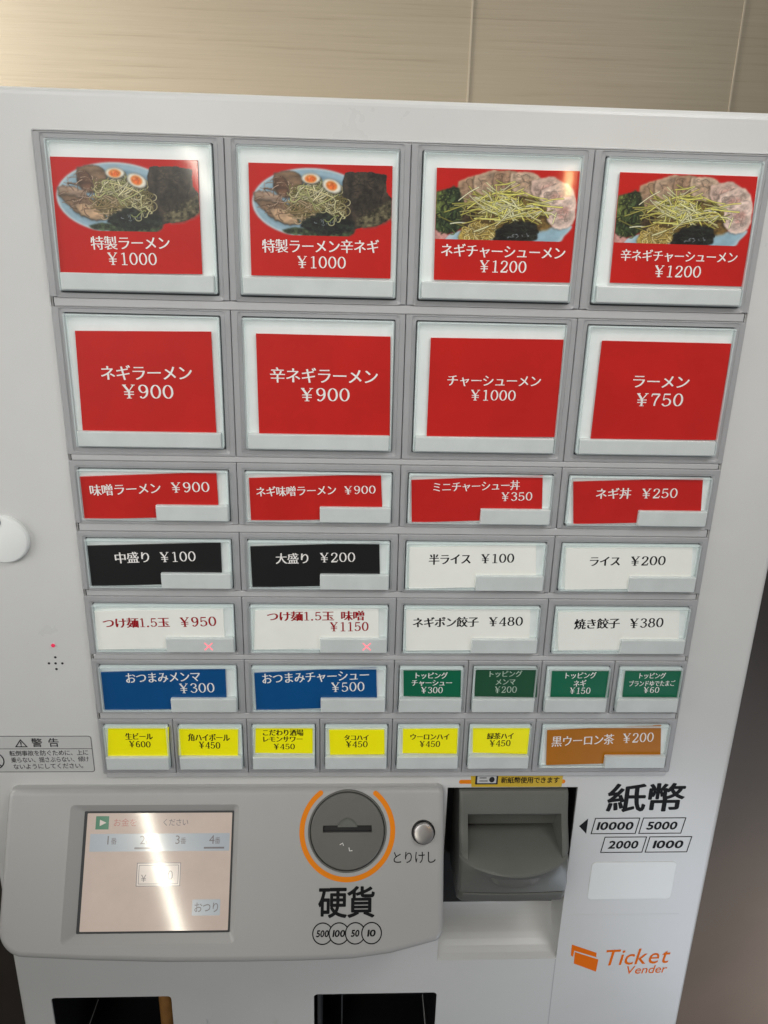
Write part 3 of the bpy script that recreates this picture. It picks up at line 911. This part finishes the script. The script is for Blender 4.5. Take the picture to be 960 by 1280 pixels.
def bowl_egg():
    C = Canvas(95, 66, 830, 428, 270, 4)
    E = lambda cx, cy, rx, ry: ell(cx, cy, rx, ry, 40)[:-1]
    C.put(C.mask(E(412, 258, 302, 176), 1), (196, 212, 216))
    C.put(C.mask(E(412, 258, 290, 167), 1), (150, 178, 192), .12, 60)
    m = C.mask(E(416, 262, 255, 143), 2); C.put(m, (120, 152, 170), .15, 60); C.put(C.mask(E(420, 272, 248, 136), 2), (140, 168, 182), .15, 60)
    nori = C.mask([(584, 100), (690, 97), (800, 104), (800, 195), (832, 222), (834, 318), (752, 366), (640, 382), (575, 345), (560, 230)], 0, 7, True)
    for pts, col in ((((120, 238), (175, 222), (262, 250), (335, 300), (340, 350), (290, 366), (215, 335), (150, 280)), (146, 116, 90)),
                     (((226, 112), (285, 98), (350, 112), (372, 165), (335, 215), (265, 230), (222, 190)), (138, 110, 84)),
                     (((230, 135), (265, 128), (292, 165), (285, 215), (245, 215), (226, 180)), (106, 74, 56)),
                     (((112, 212), (152, 203), (222, 212), (262, 236), (245, 262), (180, 250), (128, 242)), (176, 148, 126)),
                     (((190, 285), (250, 282), (330, 320), (348, 362), (290, 368), (225, 342)), (172, 142, 112))):
        m = C.mask(pts, 1, 9); C.shade(m, 2, 5, 4, .45); C.put(m, col, .42, 30, 2.4, .35)
    for k in range(70):
        C.strand(C.wander(240, 240, 105, 110, 46, .25), 3.0, C.mix((190, 160, 136), (120, 88, 66), (150, 118, 92), (92, 66, 48)), .15)
    C.shade(nori, -2, 6, 5, .5); C.put(nori, (56, 48, 40), .75, 26, 1.0, .15); C.put(C.mask([(640, 335), (740, 285), (834, 240), (834, 322), (752, 366), (665, 374)], 2, 14), (86, 80, 60), .95, 15)
    for k in range(46):
        C.strand(C.wander(690, 215, 95, 95, 60, .3), 2.2, C.mix((74, 66, 54), (38, 32, 28), (64, 60, 44)), .3)
    C.put(C.mask([(260, 398), (330, 382), (480, 390), (600, 398), (640, 386), (600, 424), (420, 427), (300, 416)], 1, 6), (62, 74, 50), .7, 14)
    base = C.mask([(322, 205), (400, 160), (480, 168), (560, 220), (585, 300), (520, 368), (420, 352), (330, 320)], 2, 12)
    C.shade(base, 0, 6, 8, .5); C.put(base, (98, 88, 46), .7, 22, 1, .3)
    for k in range(190):
        C.strand(C.wander(448, 262, 128, 96, 120, .33), C.r.uniform(3.4, 6.0), C.mix((186, 172, 122), (158, 142, 88), (124, 116, 62), (196, 186, 144), (104, 92, 50)), .5)
    for k in range(40):
        C.strand(C.wander(350, 290, 72, 52, 90, .3), 5, C.mix((196, 172, 134), (150, 128, 84)), .45)
    for k in range(36):
        C.strand(C.wander(432, 222, 100, 60, 130, .22), 5.5, C.mix((214, 206, 168), (200, 190, 140), (176, 176, 116)), .5)
    wk = C.mask([(415, 325), (480, 300), (545, 335), (620, 345), (642, 385), (560, 412), (440, 414), (372, 388), (380, 345)], 1, 16)
    C.shade(wk, 0, -4, 6, .4); C.put(wk, (30, 36, 30), 1.2, 16, 1.6)
    for k in range(34):
        C.strand(C.wander(505, 368, 125, 42, 60, .5), 4, C.mix((20, 24, 22), (44, 54, 40), (30, 36, 34)), .4)
    for k in range(9):
        C.strand(C.wander(490, 352, 60, 18, 16, .2), 2.2, (150, 160, 166), .1)
    for k in range(10):
        C.strand(C.wander(535, 305, 45, 50, 80, .25), 4.5, C.mix((150, 160, 96), (206, 200, 150)), .5)
    t = math.radians(22)
    rot = lambda cx, cy, rx, ry: [(cx + x * math.cos(t) - y * math.sin(t), cy + x * math.sin(t) + y * math.cos(t)) for x, y in E(0, 0, rx, ry)]
    for w, y1, y2, hx, hy in ((E(412, 134, 49, 27), E(411, 136, 31, 20), E(411, 137, 24, 14), 402, 130), (rot(519, 169, 51, 34), rot(518, 168, 30, 23), rot(518, 169, 23, 17), 508, 160)):
        m = C.mask(w, 1); C.shade(m, 3, 6, 5, .6); C.put(m, (240, 234, 218), .08, 20, 1, .22)
        C.put(C.mask(y1, 1), (238, 150, 70), .15, 14); C.put(C.mask(y2, 1), (222, 104, 40), .3, 10); C.put(C.mask(E(hx, hy, 5, 3), 1), (255, 214, 160))
    return C


def bowl_pork():
    C = Canvas(74, 93, 924, 507, 270, 9)
    C.put(C.mask([(130, 507), (170, 470), (330, 430), (520, 470), (690, 430), (895, 405), (860, 470), (800, 512), (460, 520)], 1), (190, 210, 218))
    C.put(C.mask([(175, 507), (230, 455), (340, 440), (520, 480), (690, 440), (875, 424), (842, 470), (780, 512), (460, 520)], 2), (152, 184, 198), .12, 60)
    m = C.mask([(70, 445), (130, 458), (152, 482), (120, 510), (70, 512)], 1); C.put(m, (206, 150, 142), .2, 20)
    C.put(C.mask([(196, 270), (300, 180), (520, 160), (740, 200), (815, 330), (770, 420), (600, 470), (400, 460), (225, 440)], 2, 8), (96, 76, 42), .7, 24)
    fan = [(((205, 170), (300, 128), (362, 190), (330, 280), (240, 300), (196, 240)), (164, 134, 108)), (((300, 130), (420, 96), (474, 150), (440, 240), (350, 250), (296, 190)), (176, 150, 126)),
           (((420, 104), (530, 96), (574, 150), (550, 230), (450, 240), (411, 170)), (156, 126, 102)), (((520, 106), (640, 104), (704, 150), (660, 230), (560, 240), (511, 170)), (184, 160, 138)),
           (((640, 150), (760, 126), (834, 170), (820, 250), (720, 270), (646, 230)), (186, 160, 146)), (((700, 200), (840, 158), (905, 228), (884, 320), (760, 330), (696, 270)), (202, 178, 164)),
           (((738, 270), (882, 232), (918, 300), (902, 400), (800, 428), (741, 360)), (206, 182, 170))]
    for n, (p, col) in enumerate(fan):
        m = C.mask(p, 1, 8); C.shade(m, -5, 3, 5, .5); C.put(m, tuple(v * 1.16 for v in col), .2, 26)
        mx = sum(a for a, b in p) / 6; my = sum(b for a, b in p) / 6
        inner = C.mask([(mx + (a - mx) * .84, my + (b - my) * .82) for a, b in p], 2, 12); C.put(inner, tuple(v * 1.0 for v in col), .45, 22, 1.6)
        core = C.mask([(mx + 6 + (a - mx) * .42, my + (b - my) * .36) for a, b in p], 3, 14); C.put(core * .7, (204, 150, 138) if n > 3 else (186, 150, 122), .45, 16)
        for k in range(16):
            C.strand(C.wander(mx, my, 58, 48, 70, .35), 2.6, C.mix(tuple(v * 1.14 for v in col), tuple(v * .72 for v in col)), .12)
    vg = C.mask([(70, 235), (130, 212), (188, 198), (236, 260), (242, 380), (200, 462), (130, 472), (70, 430)], 1, 14)
    C.put(vg, (56, 70, 44), .9, 26, .6, .3); C.put(C.mask([(74, 228), (120, 218), (150, 262), (132, 350), (74, 382)], 2, 14), (98, 110, 58), .8, 20, .6)
    for k in range(60):
        C.strand(C.wander(160, 340, 80, 120, 80, .4), 5, C.mix((36, 46, 34), (70, 88, 50), (28, 34, 30), (104, 118, 66)), .45)
    C.put(C.mask([(235, 340), (300, 320), (330, 400), (290, 440), (230, 430)], 3, 10), (60, 48, 34), .8, 18)
    nd = C.mask([(245, 432), (340, 402), (450, 420), (460, 482), (380, 508), (216, 508)], 1, 10); C.shade(nd, 0, -4, 5, .4); C.put(nd, (168, 144, 74), .5, 16)
    for k in range(44):
        C.strand(C.wander(345, 458, 95, 42, 90, .3), 6, C.mix((206, 182, 104), (168, 140, 66), (224, 204, 140)), .5)
    for k in range(70):
        C.strand(C.wander(500, 345, 245, 85, 70, .4), 6, C.mix((120, 96, 48), (84, 64, 34), (150, 130, 60), (140, 110, 80)), .5)
    for k in range(210):
        r = C.r; x = r.normal(490, 112); y = r.normal(300 + .00045 * (x - 490) ** 2, 48)
        d = r.normal(0, .5); L = r.uniform(60, 180)
        if r.rand() < .2: d += math.pi / 2 * r.uniform(.5, 1.2)
        u = 1 - min(1, k / 150)
        col = C.mix((196, 188, 118), (176, 168, 84), (150, 146, 70)) if u > .4 else C.mix((244, 236, 172), (236, 220, 120), (248, 242, 198), (216, 210, 108))
        C.strand([(x - L / 2 * math.cos(d), y - L / 2 * math.sin(d) * .7), (x + r.uniform(-5, 5), y + r.uniform(-9, 9)), (x + L / 2 * math.cos(d), y + L / 2 * math.sin(d) * .7)], r.uniform(4.2, 7.5), col, .5)
    wk = C.mask([(458, 432), (540, 398), (640, 388), (692, 430), (684, 500), (600, 512), (440, 512), (436, 470)], 1, 14)
    C.shade(wk, 0, -4, 6, .5); C.put(wk, (28, 30, 28), 1.2, 18, 1.5)
    for k in range(34):
        C.strand(C.wander(565, 458, 118, 48, 70, .5), 5, C.mix((20, 22, 22), (48, 54, 44), (32, 36, 34)), .4)
    for k in range(10):
        C.strand(C.wander(570, 470, 70, 20, 18, .3), 2.6, (156, 162, 168), .1)
    return C


def print_material():
    m = bpy.data.materials.new('printed_photo'); m.use_nodes = True
    nt = m.node_tree; p = nt.nodes['Principled BSDF']
    a = nt.nodes.new('ShaderNodeVertexColor'); a.layer_name = 'ink'
    nt.links.new(a.outputs['Color'], p.inputs['Base Color'])
    p.inputs['Roughness'].default_value = 0.36; p.inputs['Coat Weight'].default_value = 0.6; p.inputs['Coat Roughness'].default_value = 0.06
    return m


M['photo'] = print_material()


def print_on(C, quad, depth, y, parent):
    """lay the painted grid on the upper part of a card"""
    (ax, az), (bx, bz), (cx, cz), (dx, dz) = quad
    u, v = np.meshgrid(np.linspace(.001, .999, C.W), np.linspace(.012, 1, C.H) * depth)
    X = (ax + (bx - ax) * u) * (1 - v) + (dx + (cx - dx) * u) * v
    Z = (az + (bz - az) * u) * (1 - v) + (dz + (cz - dz) * u) * v
    keep = C.a > .03
    I = np.arange(C.H * C.W).reshape(C.H, C.W)
    cell = keep[:-1, :-1] | keep[1:, :-1] | keep[:-1, 1:] | keep[1:, 1:]
    F = np.stack((I[:-1, 1:][cell], I[:-1, :-1][cell], I[1:, :-1][cell], I[1:, 1:][cell]), 1)
    used = np.zeros(C.H * C.W, bool); used[F.ravel()] = True
    new = np.cumsum(used) - 1
    V = np.stack((X.ravel(), np.full(X.size, y), Z.ravel()), 1)[used] / 1000
    me = bpy.data.meshes.new('bowl_photo'); me.from_pydata(V.tolist(), [], new[F].tolist())
    c = C.c.reshape(-1, 3)[used]
    c = np.where(c <= .04045, c / 12.92, ((c + .055) / 1.055) ** 2.4)
    at = me.color_attributes.new('ink', 'FLOAT_COLOR', 'POINT')
    at.data.foreach_set('color', np.concatenate((c, np.ones((len(c), 1))), 1).astype(np.float32).ravel())
    return obj('bowl_photo', me, 'photo', parent, angle=0)


PICTURES = {11: bowl_egg(), 13: bowl_pork()}
PICTURES[12], PICTURES[14] = PICTURES[11], PICTURES[13]
YC = -1.2
for i, quad in CARDS.items():
    r = i // 10
    q = [list(p) for p in quad]
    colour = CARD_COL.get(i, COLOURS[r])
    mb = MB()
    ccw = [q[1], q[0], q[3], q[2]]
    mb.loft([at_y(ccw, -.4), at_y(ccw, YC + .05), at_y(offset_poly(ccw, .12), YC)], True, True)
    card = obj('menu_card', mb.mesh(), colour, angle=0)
    tag(card, LABELS[i], 'menu card', 'menu cards in the button windows')
    ink = Ink()
    for (k, text, x0, z0, x1, z1, h) in TEXTS:
        if k == i:
            small_text = h < 6
            ink.line(text, x0, z0, x1, z1, h * .93, weight=(.026 if small_text else .024) + (.016 if i in (43, 44, 51, 52, 53, 54) or r == 7 and i != 77 else 0))
    lt = ink.build('lettering', INK_COL.get(i, 'ink_black' if r == 7 and i != 77 else 'ink_white'), card, front(YC - .03))
    if r == 1:
        print_on(PICTURES[i], q, .625, YC - .02, card)

# ------------------------------------------------------------------ slanted console with screen, coin slot and cancel button
PH = math.radians(28.5)
CY, CZ = -4.0, -211.5
NRM = Vector((0, -math.cos(PH), math.sin(PH)))


def con(x, s, lift=0.0):
    """point on the slanted face: x to the right, s down the slope, lift out of it (mm)"""
    return (x, CY - s * math.sin(PH) + NRM.y * lift, CZ - s * math.cos(PH) + NRM.z * lift)


def slant(base=0.0):
    return lambda x, z, lift: con(x, -z, base + lift)


def arc(cx, cs, r, a0, a1, n=8):
    return [(cx + r * math.cos(math.radians(a0 + (a1 - a0) * k / n)), cs + r * math.sin(math.radians(a0 + (a1 - a0) * k / n))) for k in range(n + 1)]


# outline in (x, -s), counter-clockwise seen from the front
out = arc(33.3, -5, 5, 0, 90, 5) + arc(-260, -5, 5, 90, 180, 5) + arc(-244.5, -89, 19, 180, 268, 9)
out += [(-200, -110.5), (-150, -112.2), (-100, -112.6), (-60, -112.5), (-26, -111.6), (0, -108.6), (18, -104.4)] + arc(26.5, -92.5, 10, 300, 360, 6)
loops = []
r = 4.5
for k in range(7):
    a = math.radians(90 * k / 6)
    d, dep = r * (1 - math.sin(a)), r * (1 - math.cos(a))
    loops.append([con(x, -z, -dep) for x, z in offset_poly(out, d)] if d > 1e-6 else [con(x, -z, -dep) for x, z in out])
last = loops[-1]
loops.append([(x, FY + 1.5, z) for x, y, z in last])
mb = MB(); mb.loft(loops, True, True)
console = obj('console', mb.mesh(), 'console', machine)


def slant_prism(pts0, pts1, l0, l1):
    mb = MB(); mb.loft([[con(x, -z, l0) for x, z in pts0], [con(x, -z, l1) for x, z in pts1]], True, True)
    return plain(mb.mesh())


LX0, LX1, LS0, LS1 = -211.5, -110.5, 16.6, 93.2
cut(console, [slant_prism(rrect(LX0 - 10.5, LX1 + 5.2, -LS1 - 7.2, -LS0 + 6.2, 3), rrect(LX0 - 1, LX1 + 1, -LS1 - 1, -LS0 + 1, .8), 0.4, -4.0),
              slant_prism(arc(-30.2, -28.8, 27.4, 0, 360, 63)[:-1], arc(-30.2, -28.8, 27.4, 0, 360, 63)[:-1], 1, -3.0),
              slant_prism(arc(22.8, -30, 8.3, 0, 360, 31)[:-1], arc(22.8, -30, 8.3, 0, 360, 31)[:-1], 1, -3.0)])
# screen
mb = MB(); mb.loft([[con(x, -z, l) for x, z in rrect(LX0 - .9, LX1 + .9, -LS1 - .9, -LS0 + .9, .6)] for l in (-4.1, -3.7)], False, True)
bez = obj('screen_frame', mb.mesh(), 'dark', console)
mb = MB(); mb.loft([[con(x, -z, l) for x, z in rrect(LX0 + 1.2, LX1 - .3, -LS1 + .4, -LS0 - .4, .5)] for l in (-4.1, -3.6)], False, True)
obj('display_screen', mb.mesh(), 'lcd', console)
ink = Ink()
# header, number row, amount box, change key: slots 0 blue 1 green 2 ink 3 red 4 white
ink.poly(rrect(-207.5, -112, -27.5 - 14.5, -27.5 - 3.0, .2, 1), 0, .010)
ink.poly(rrect(-204.4, -195.4, -27.6, -18.9, .2, 1), 1, .010)
ink.poly([(-201.6, -25.4), (-197.2, -23.2), (-201.6, -21.2)], 4, .020)
ink.line('お金を', -192.0, -23.3, -176.5, -23.3, 5.0, style='gothic', mi=3)
ink.line('ください', -158, -23.3, -141, -23.3, 4.6, style='gothic', mi=2)
for n, x in enumerate((-193.5, -170.0, -146.0, -122.5)):
    ink.line(str(n + 1), x - 3.0, -34.6, x - .4, -34.6, 5.6, style='gothic', mi=2)
    ink.line('番', x + .3, -35.4, x + 4.2, -35.4, 4.2, style='gothic', mi=2)
    ink.poly(rrect(x - 7, x + 7, -40.6, -39.4, .2, 1), 2 if n in (1, 3) else 0, .012)
ink.poly(rrect(-174.5, -144.5, -64.6, -49.4, .2, 1), 4, .012)
ink.frame(rrect(-174.5, -144.5, -64.6, -49.4, .2, 1), .5, 2)
ink.frame(rrect(-173.1, -145.9, -63.2, -50.8, .2, 1), .4, 2)
ink.line('¥', -171.5, -59.4, -167.5, -59.4, 4.6, style='gothic', mi=2)
ink.line('0', -153.5, -57.5, -149.5, -57.5, 6.0, style='gothic', mi=2)
ink.poly(rrect(-135.6, -116.6, -83.4, -73.2, .4, 1), 0, .012)
ink.line('おつり', -134.0, -78.4, -118.0, -78.4, 6.2, style='gothic', bold=.006, mi=2)
ink.build('screen_graphics', ['lcd_blue', 'lcd_green', 'lcd_ink', 'lcd_red', 'lcd_white'], console, slant(-3.57))

# coin slot disc
cx, cs = -30.2, 28.8
mb = MB()
D = lambda rr, l: [con(x, -z, l) for x, z in arc(cx, -cs, rr, 0, 360, 71)[:-1]]
mb.loft([D(27.2, -3), D(27.2, 0.2), D(26.9, .5), D(26.3, .5), D(26.1, .1)], False, False, 0)
mb.loft([D(26.1, .1), D(26.1, -1.5), D(25.5, -1.5)], False, False, 1)
mb.loft([D(25.5, -3), D(25.5, .5), D(24.9, 1.0)], True, True, 0)
disc = obj('coin_slot', mb.mesh(), ['disc', 'black'], machine)
bump = arc(cx, -26.8, 7.2, 0, 180, 14)
cut(disc, [slant_prism(rrect(-47.2, -13.2, -29.6, -24.9, .5), rrect(-47.2, -13.2, -29.6, -24.9, .5), 3, -14),
           slant_prism(bump, offset_poly(bump, .4), 3, -1.5)])
mb = MB(); mb.loft([[con(x, -z, l) for x, z in rrect(-47.6, -12.8, -30, -24.5, .5)] for l in (-2.9, -1.9)], False, True)
obj('slot_shutter', mb.mesh(), 'black', disc)
mb = MB(); mb.loft([[con(x, -z, l) for x, z in offset_poly(bump, .3)] for l in (-1.6, -.9)], False, True)
obj('slot_thumb_notch', mb.mesh(), 'grey', disc)
ink = Ink()
ink.stroke([(-35.4, -37.6), (-33.4, -36.4), (-32.8, -38.2)], .5); ink.stroke([(-29.0, -39.4), (-28.6, -41.6), (-26.6, -41.4)], .5)
ink.build('coin_mark', 'ink_white', disc, slant(1.02))

# cancel button
mb = MB()
C = lambda rr, l, x=22.8, s=30.0: [con(a, -b, l) for a, b in arc(x, -s, rr, 0, 360, 35)[:-1]]
mb.loft([C(8.2, -3), C(8.2, -.3), C(7.4, -.3), C(7.4, -2.6)], False, False, 1)
mb.loft([C(6.9, -2.9), C(6.9, 4.2), C(6.5, 4.9), C(5.8, 5.1), C(3, 5.25), C(.6, 5.3)], False, True, 0)
obj('cancel_button', mb.mesh(), ['steel', 'black'], machine)

# printing on the console
ink = Ink()
ink.line('とりけし', 2.0, -46.6, 31.4, -46.6, 7.6, style='gothic', bold=.004)
ink.line('硬貨', -49.6, -75.4, -10.8, -75.4, 18.6, style='gothic', bold=.022)
for k, t in enumerate(('500', '100', '50', '10')):
    x = -46.2 + 11.1 * k
    ring = ell(x, -94.5, 6.7, 6.7, 40)
    if k < 3: ring = ell(x, -94.5, 6.7, 6.7, 40, 36, 324)
    ink.stroke(ring, .8)
    w = 8.4 if len(t) == 3 else 5.6
    ink.line(t, x - w / 2, -94.5, x + w / 2, -94.5, 4.5, style='gothic', bold=.03, shear=.14)
ink.build('console_lettering', 'ink_black', console, slant(.04))
ink = Ink()
ink.stroke([(cx + 31.6 * math.cos(math.radians(a)), -cs + 31.6 * math.sin(math.radians(a))) for a in range(127, 415, 3)], 3.5)
for a in (127, 412):
    ink.poly(ell(cx + 31.6 * math.cos(math.radians(a)), -cs + 31.6 * math.sin(math.radians(a)), 1.75, 1.75, 16)[:-1])
ink.build('orange_ring', 'orange', console, slant(.04))

# ------------------------------------------------------------------ banknote reader
BX0, BX1 = 50.2, 129.4


def reader_profile(x):
    u = (x - (BX0 + BX1) / 2) / ((BX1 - BX0) / 2)
    bow = 13.5 * (1 - u * u)
    yf = -16.5 - bow; zl = -263.4 - bow * .18
    inside = BX0 + 6.2 < x < BX1 - 5.2
    e = 2.5 * (max(0, abs(u) - .95) / .05) ** 2          # rounded side edges
    P = [(10, -219.5), (2.5 + e * .3, -220.2), (1.0 + e * .3, -222.5), (-3.2 + e * .5, -235.5)]
    if inside:
        P += [(-1.8, -237.6), (3.0, -240.5), (7.0, -245.5), (8.4, -251.5), (9.0, -254.6), (22, -254.8), (22, -259.2), (9.5, -259.6), (-6, -261.4)]
    else:
        P += [(-5 + e * .5, -240.5), (-7 + e * .5, -244.5), (-9 + e * .5, -248), (-11 + e * .6, -251.5), (-11.6 + e * .6, -252.8), (-12.4 + e * .6, -254.5), (-13.2 + e * .6, -256.5), (-13.8 + e * .6, -258.5), (-14.4 + e * .6, -260.5)]
    yb = -19.5 - 1.5 * (1 - u * u) + e
    P += [(yf + 3.2 + e, zl + .8), (yf + .9 + e, zl - .3), (yf + .2 + e, zl - 1.6), (yf * .55 + yb * .45 + e * .5, -270.5), (yf * .22 + yb * .78 + e * .3, -277.0), (yb - .3, -284), (yb, -289.6), (yb + 1.0, -290.6)]
    return P


xs = [BX0, BX0 + .5, BX0 + 1.5, BX0 + 3, BX0 + 6.0, BX0 + 6.4] + [BX0 + 6.4 + k * (BX1 - BX0 - 11.8) / 18 for k in range(1, 18)] + [BX1 - 5.4, BX1 - 5.0, BX1 - 3, BX1 - 1.5, BX1 - .5, BX1]
mb = MB()
cols = [[(x, y, z) for y, z in reader_profile(x)] for x in xs]
n = len(cols[0]); V = [p for c in cols for p in c]; F = []
for a in range(len(cols) - 1):
    for b in range(n - 1):
        F.append((a * n + b, a * n + b + 1, (a + 1) * n + b + 1, (a + 1) * n + b))
mb.add(V, F)
for c in (cols[0], cols[-1]):
    mb.add(c + [(c[0][0], 27, -290.6), (c[0][0], 27, -219.5)], [tuple(range(n + 2))])
reader = obj('banknote_reader', mb.mesh(), 'grey', machine, angle=28)
mb = MB(); mb.box(BX0 + 5, BX1 - 5, 15.5, 25, -260.5, -253.5)
mb.box(BX0 + 1, BX1 - 1, 0, 26, -292.2, -288)
obj('note_slot', mb.mesh(), 'black', reader)
# lower housing below the seam
pts = []
for k in range(25):
    u = -1 + 2 * k / 24; x = (BX0 + BX1) / 2 + u * (BX1 - BX0) / 2
    e = 3 * (max(0, abs(u) - .93) / .07) ** 2
    pts.append((x, -19.0 - 1.5 * (1 - u * u) + e))
ring = lambda k, z: [(x, y + k, z) for x, y in pts] + [(BX1, 26.5, z), (BX0, 26.5, z)]
mb = MB(); mb.loft([ring(0.5, -291.2), ring(0, -292), ring(1.2, -299.0), ring(3.2, -301.4)], True, True)
obj('lower_housing', mb.mesh(), 'grey', reader)
# thumb piece under the lip
mb = MB()
V, F = [], []
for k in range(17):
    u = -.44 + .88 * k / 16; x = (BX0 + BX1) / 2 + u * (BX1 - BX0) / 2
    yb = -22.6 + 1.5 * u * u
    d = 9.5 * math.sqrt(max(0, 1 - (u / .44) ** 2))
    V += [(x, yb - .2, -273.6), (x, yb - 1.0, -274.4), (x, yb - .9, -275.0 - d * .7), (x, yb + .6, -275.0 - d)]
for k in range(16):
    for b in range(3):
        F.append((4 * k + b, 4 * k + b + 1, 4 * k + 5 + b, 4 * k + 4 + b))
mb.add(V, F)
obj('thumb_piece', mb.mesh(), 'disc', reader)

# ------------------------------------------------------------------ printing, lamp, holes and stickers on the front
ink = Ink()
ink.line('紙幣', 159.0, -228.2, 216.6, -227.6, 23.2, style='gothic', bold=.022)
ink.poly([(140.9, -252.2), (147.0, -259.2), (147.0, -245.4)])
for (x0, x1, zt, zb, t) in ((151.2, 185.2, -244.9, -259.6, '10000'), (187.2, 219.8, -244.9, -259.6, '5000'), (160.4, 192.6, -262.1, -277.0, '2000'), (194.4, 227.0, -262.1, -277.0, '1000')):
    sh = .9
    ink.frame([(x1 + sh, zt), (x0 + sh, zt), (x0 - sh, zb), (x1 - sh, zb)], .75)
    w = (x1 - x0) * (.80 if len(t) == 5 else .70)
    ink.line(t, (x0 + x1 - w) / 2, (zt + zb) / 2, (x0 + x1 + w) / 2, (zt + zb) / 2, 7.4, style='gothic', bold=.03, shear=.12)
ink.build('banknote_lettering', 'ink_black', cabinet, front(FY - .06))
ink = Ink()
ink.poly([(147.6, -366.6), (168.4, -375.6), (168.6, -380.2), (150.2, -373.0), (149.9, -379.6), (147.9, -377.8)][::-1])
ink.poly([(150.8, -374.4), (170.6, -382.6), (170.2, -395.4), (151.2, -386.4)][::-1])
ink.line('Ticket', 175.4, -381.2, 228.4, -379.0, 16.4, style='gothic', shear=.16, bold=.004)
ink.line('Vender', 194.4, -394.4, 228.0, -393.2, 8.4, style='gothic', shear=.16, bold=.004)
ink.build('ticket_emblem', 'logo', cabinet, front(FY - .06))
# orange bar above the reader, partly under the notice
mb = MB(); mb.loft([at_y(rrect(49.4, 126.6, -214.3, -210.9, 1.6), FY + .1), at_y(rrect(49.4, 126.6, -214.3, -210.9, 1.6), FY - .08)], False, True)
obj('orange_bar', mb.mesh(), 'orange', cabinet)

# lock cover, lamp and speaker holes on the left
mb = MB()
K = lambda rr, y: [(-245.6 + rr * math.cos(a * math.tau / 48), y, -29.8 + rr * math.sin(a * math.tau / 48)) for a in range(48)]
mb.loft([K(15.4, FY + .2), K(15.4, .8), K(14.6, -.2), K(13.2, -.6), K(.4, -.9)], False, True)
lock = obj('lock_cover', mb.mesh(), 'sticker', machine)
mb = MB(); mb.loft([at_y(ell(-248.2, -17.8, 3.4, 3.8, 20)[:-1], 1), at_y(ell(-248.2, -17.8, 3.2, 3.6, 20)[:-1], -1.2)], False, True)
obj('lock_hole', mb.mesh(), 'dark', lock)
mb = MB()
L = lambda rr, y: [(-224.4 + rr * math.cos(a * math.tau / 24), y, -104.2 + rr * math.sin(a * math.tau / 24)) for a in range(24)]
mb.loft([L(1.25, FY + .2), L(1.25, FY - .5), L(.9, FY - .9), L(.3, FY - 1.0)], False, True)
obj('indicator_lamp', mb.mesh(), 'led', machine)
ink = Ink()
for x, z in ((-224.0, -113.0), (-228.6, -117.5), (-224.3, -117.5), (-219.9, -117.5), (-224.2, -121.8)):
    ink.poly(ell(x, z, .85, .85, 16)[:-1])
ink.build('speaker_hole', 'black', machine, front(FY - .05))

# warning sticker
mb = MB(); SX0, SX1, SZ0, SZ1 = -284.5, -206.6, -203.2, -173.4
mb.loft([at_y(rrect(SX0, SX1, SZ0, SZ1, 2.2), FY + .1), at_y(rrect(SX0, SX1, SZ0, SZ1, 2.2), FY - .15)], False, True)
ws = obj('warning_sticker', mb.mesh(), 'silver')
tag(ws, 'pale grey warning sticker with triangle symbol beside the drink buttons', 'sticker')
ink = Ink()
ink.frame(rrect(SX0 + .2, SX1 - .2, SZ0 + .2, SZ1 - .2, 2), .4)
ink.stroke([(SX0 + .3, -183.9), (SX1 - .3, -183.9)], .4)
tri = [(-254.6, -176.0), (-259.0, -182.6), (-250.2, -182.6)]
ink.frame(tri, .75)
ink.stroke([(-254.6, -178.2), (-254.6, -180.6)], .8); ink.poly(ell(-254.6, -181.5, .42, .42, 10)[:-1])
ink.line('警　告', -247.6, -179.2, -229.0, -179.0, 6.6, style='gothic', bold=.012)
ink.line('転倒事故を防ぐために、上に', -263.4, -187.8, -210.0, -187.0, 4.2, style='gothic', bold=.006)
ink.line('乗らない、揺さぶらない、傾け', -263.0, -193.2, -210.0, -192.4, 4.2, style='gothic', bold=.006)
ink.line('ないようにしてください。', -262.0, -198.6, -214.5, -197.8, 4.2, style='gothic', bold=.006)
ink.stroke(ell(-274.5, -193.5, 6.6, 6.6, 32), .9)
ink.stroke([(-279.1, -188.9), (-269.9, -198.1)], .9)
ink.stroke([(-276.5, -190.5), (-275.0, -193.5), (-276.5, -197)], 1.1); ink.poly(ell(-275.8, -189.3, 1.1, 1.1, 12)[:-1])
ink.build('lettering', 'ink_grey', ws, front(FY - .18))

# blank sticker
mb = MB(); R2 = rrect(154.6, 219.6, -321.4, -285.8, 3.2)
mb.loft([at_y(R2, FY + .1), at_y(R2, FY - .22), at_y(offset_poly(R2, .4), FY - .3)], False, True)
bs = obj('blank_sticker', mb.mesh(), 'sticker')
tag(bs, 'blank white rounded sticker below the banknote amounts', 'sticker')

# new banknote notice
mb = MB(); R3 = [(124.4, -206.2), (57.2, -204.6), (58.6, -217.0), (124.2, -217.2)]
mb.loft([at_y(R3, FY + .1), at_y(R3, FY - .15)], False, True)
ns = obj('notice_sticker', mb.mesh(), 'gold')
tag(ns, 'small yellow notice sticker above the banknote reader', 'sticker')
ink = Ink()
ink.poly(rrect(61.0, 77.4, -214.8, -206.6, .3, 1), 1)
ink.poly(rrect(62.4, 76.2, -213.7, -207.7, .3, 1), 2)
ink.poly(ell(73.0, -210.7, 2.0, 2.4, 16)[:-1], 1)
ink.stroke([(64, -209.2), (69, -209.2)], .7, 1); ink.stroke([(64, -211.8), (70, -211.8)], .7, 1)
ink.line('新紙幣使用できます', 79.6, -211.4, 122.0, -211.4, 5.0, style='gothic', bold=.02)
ink.build('lettering', ['ink_black', 'ink_grey', 'silver'], ns, front(FY - .18))
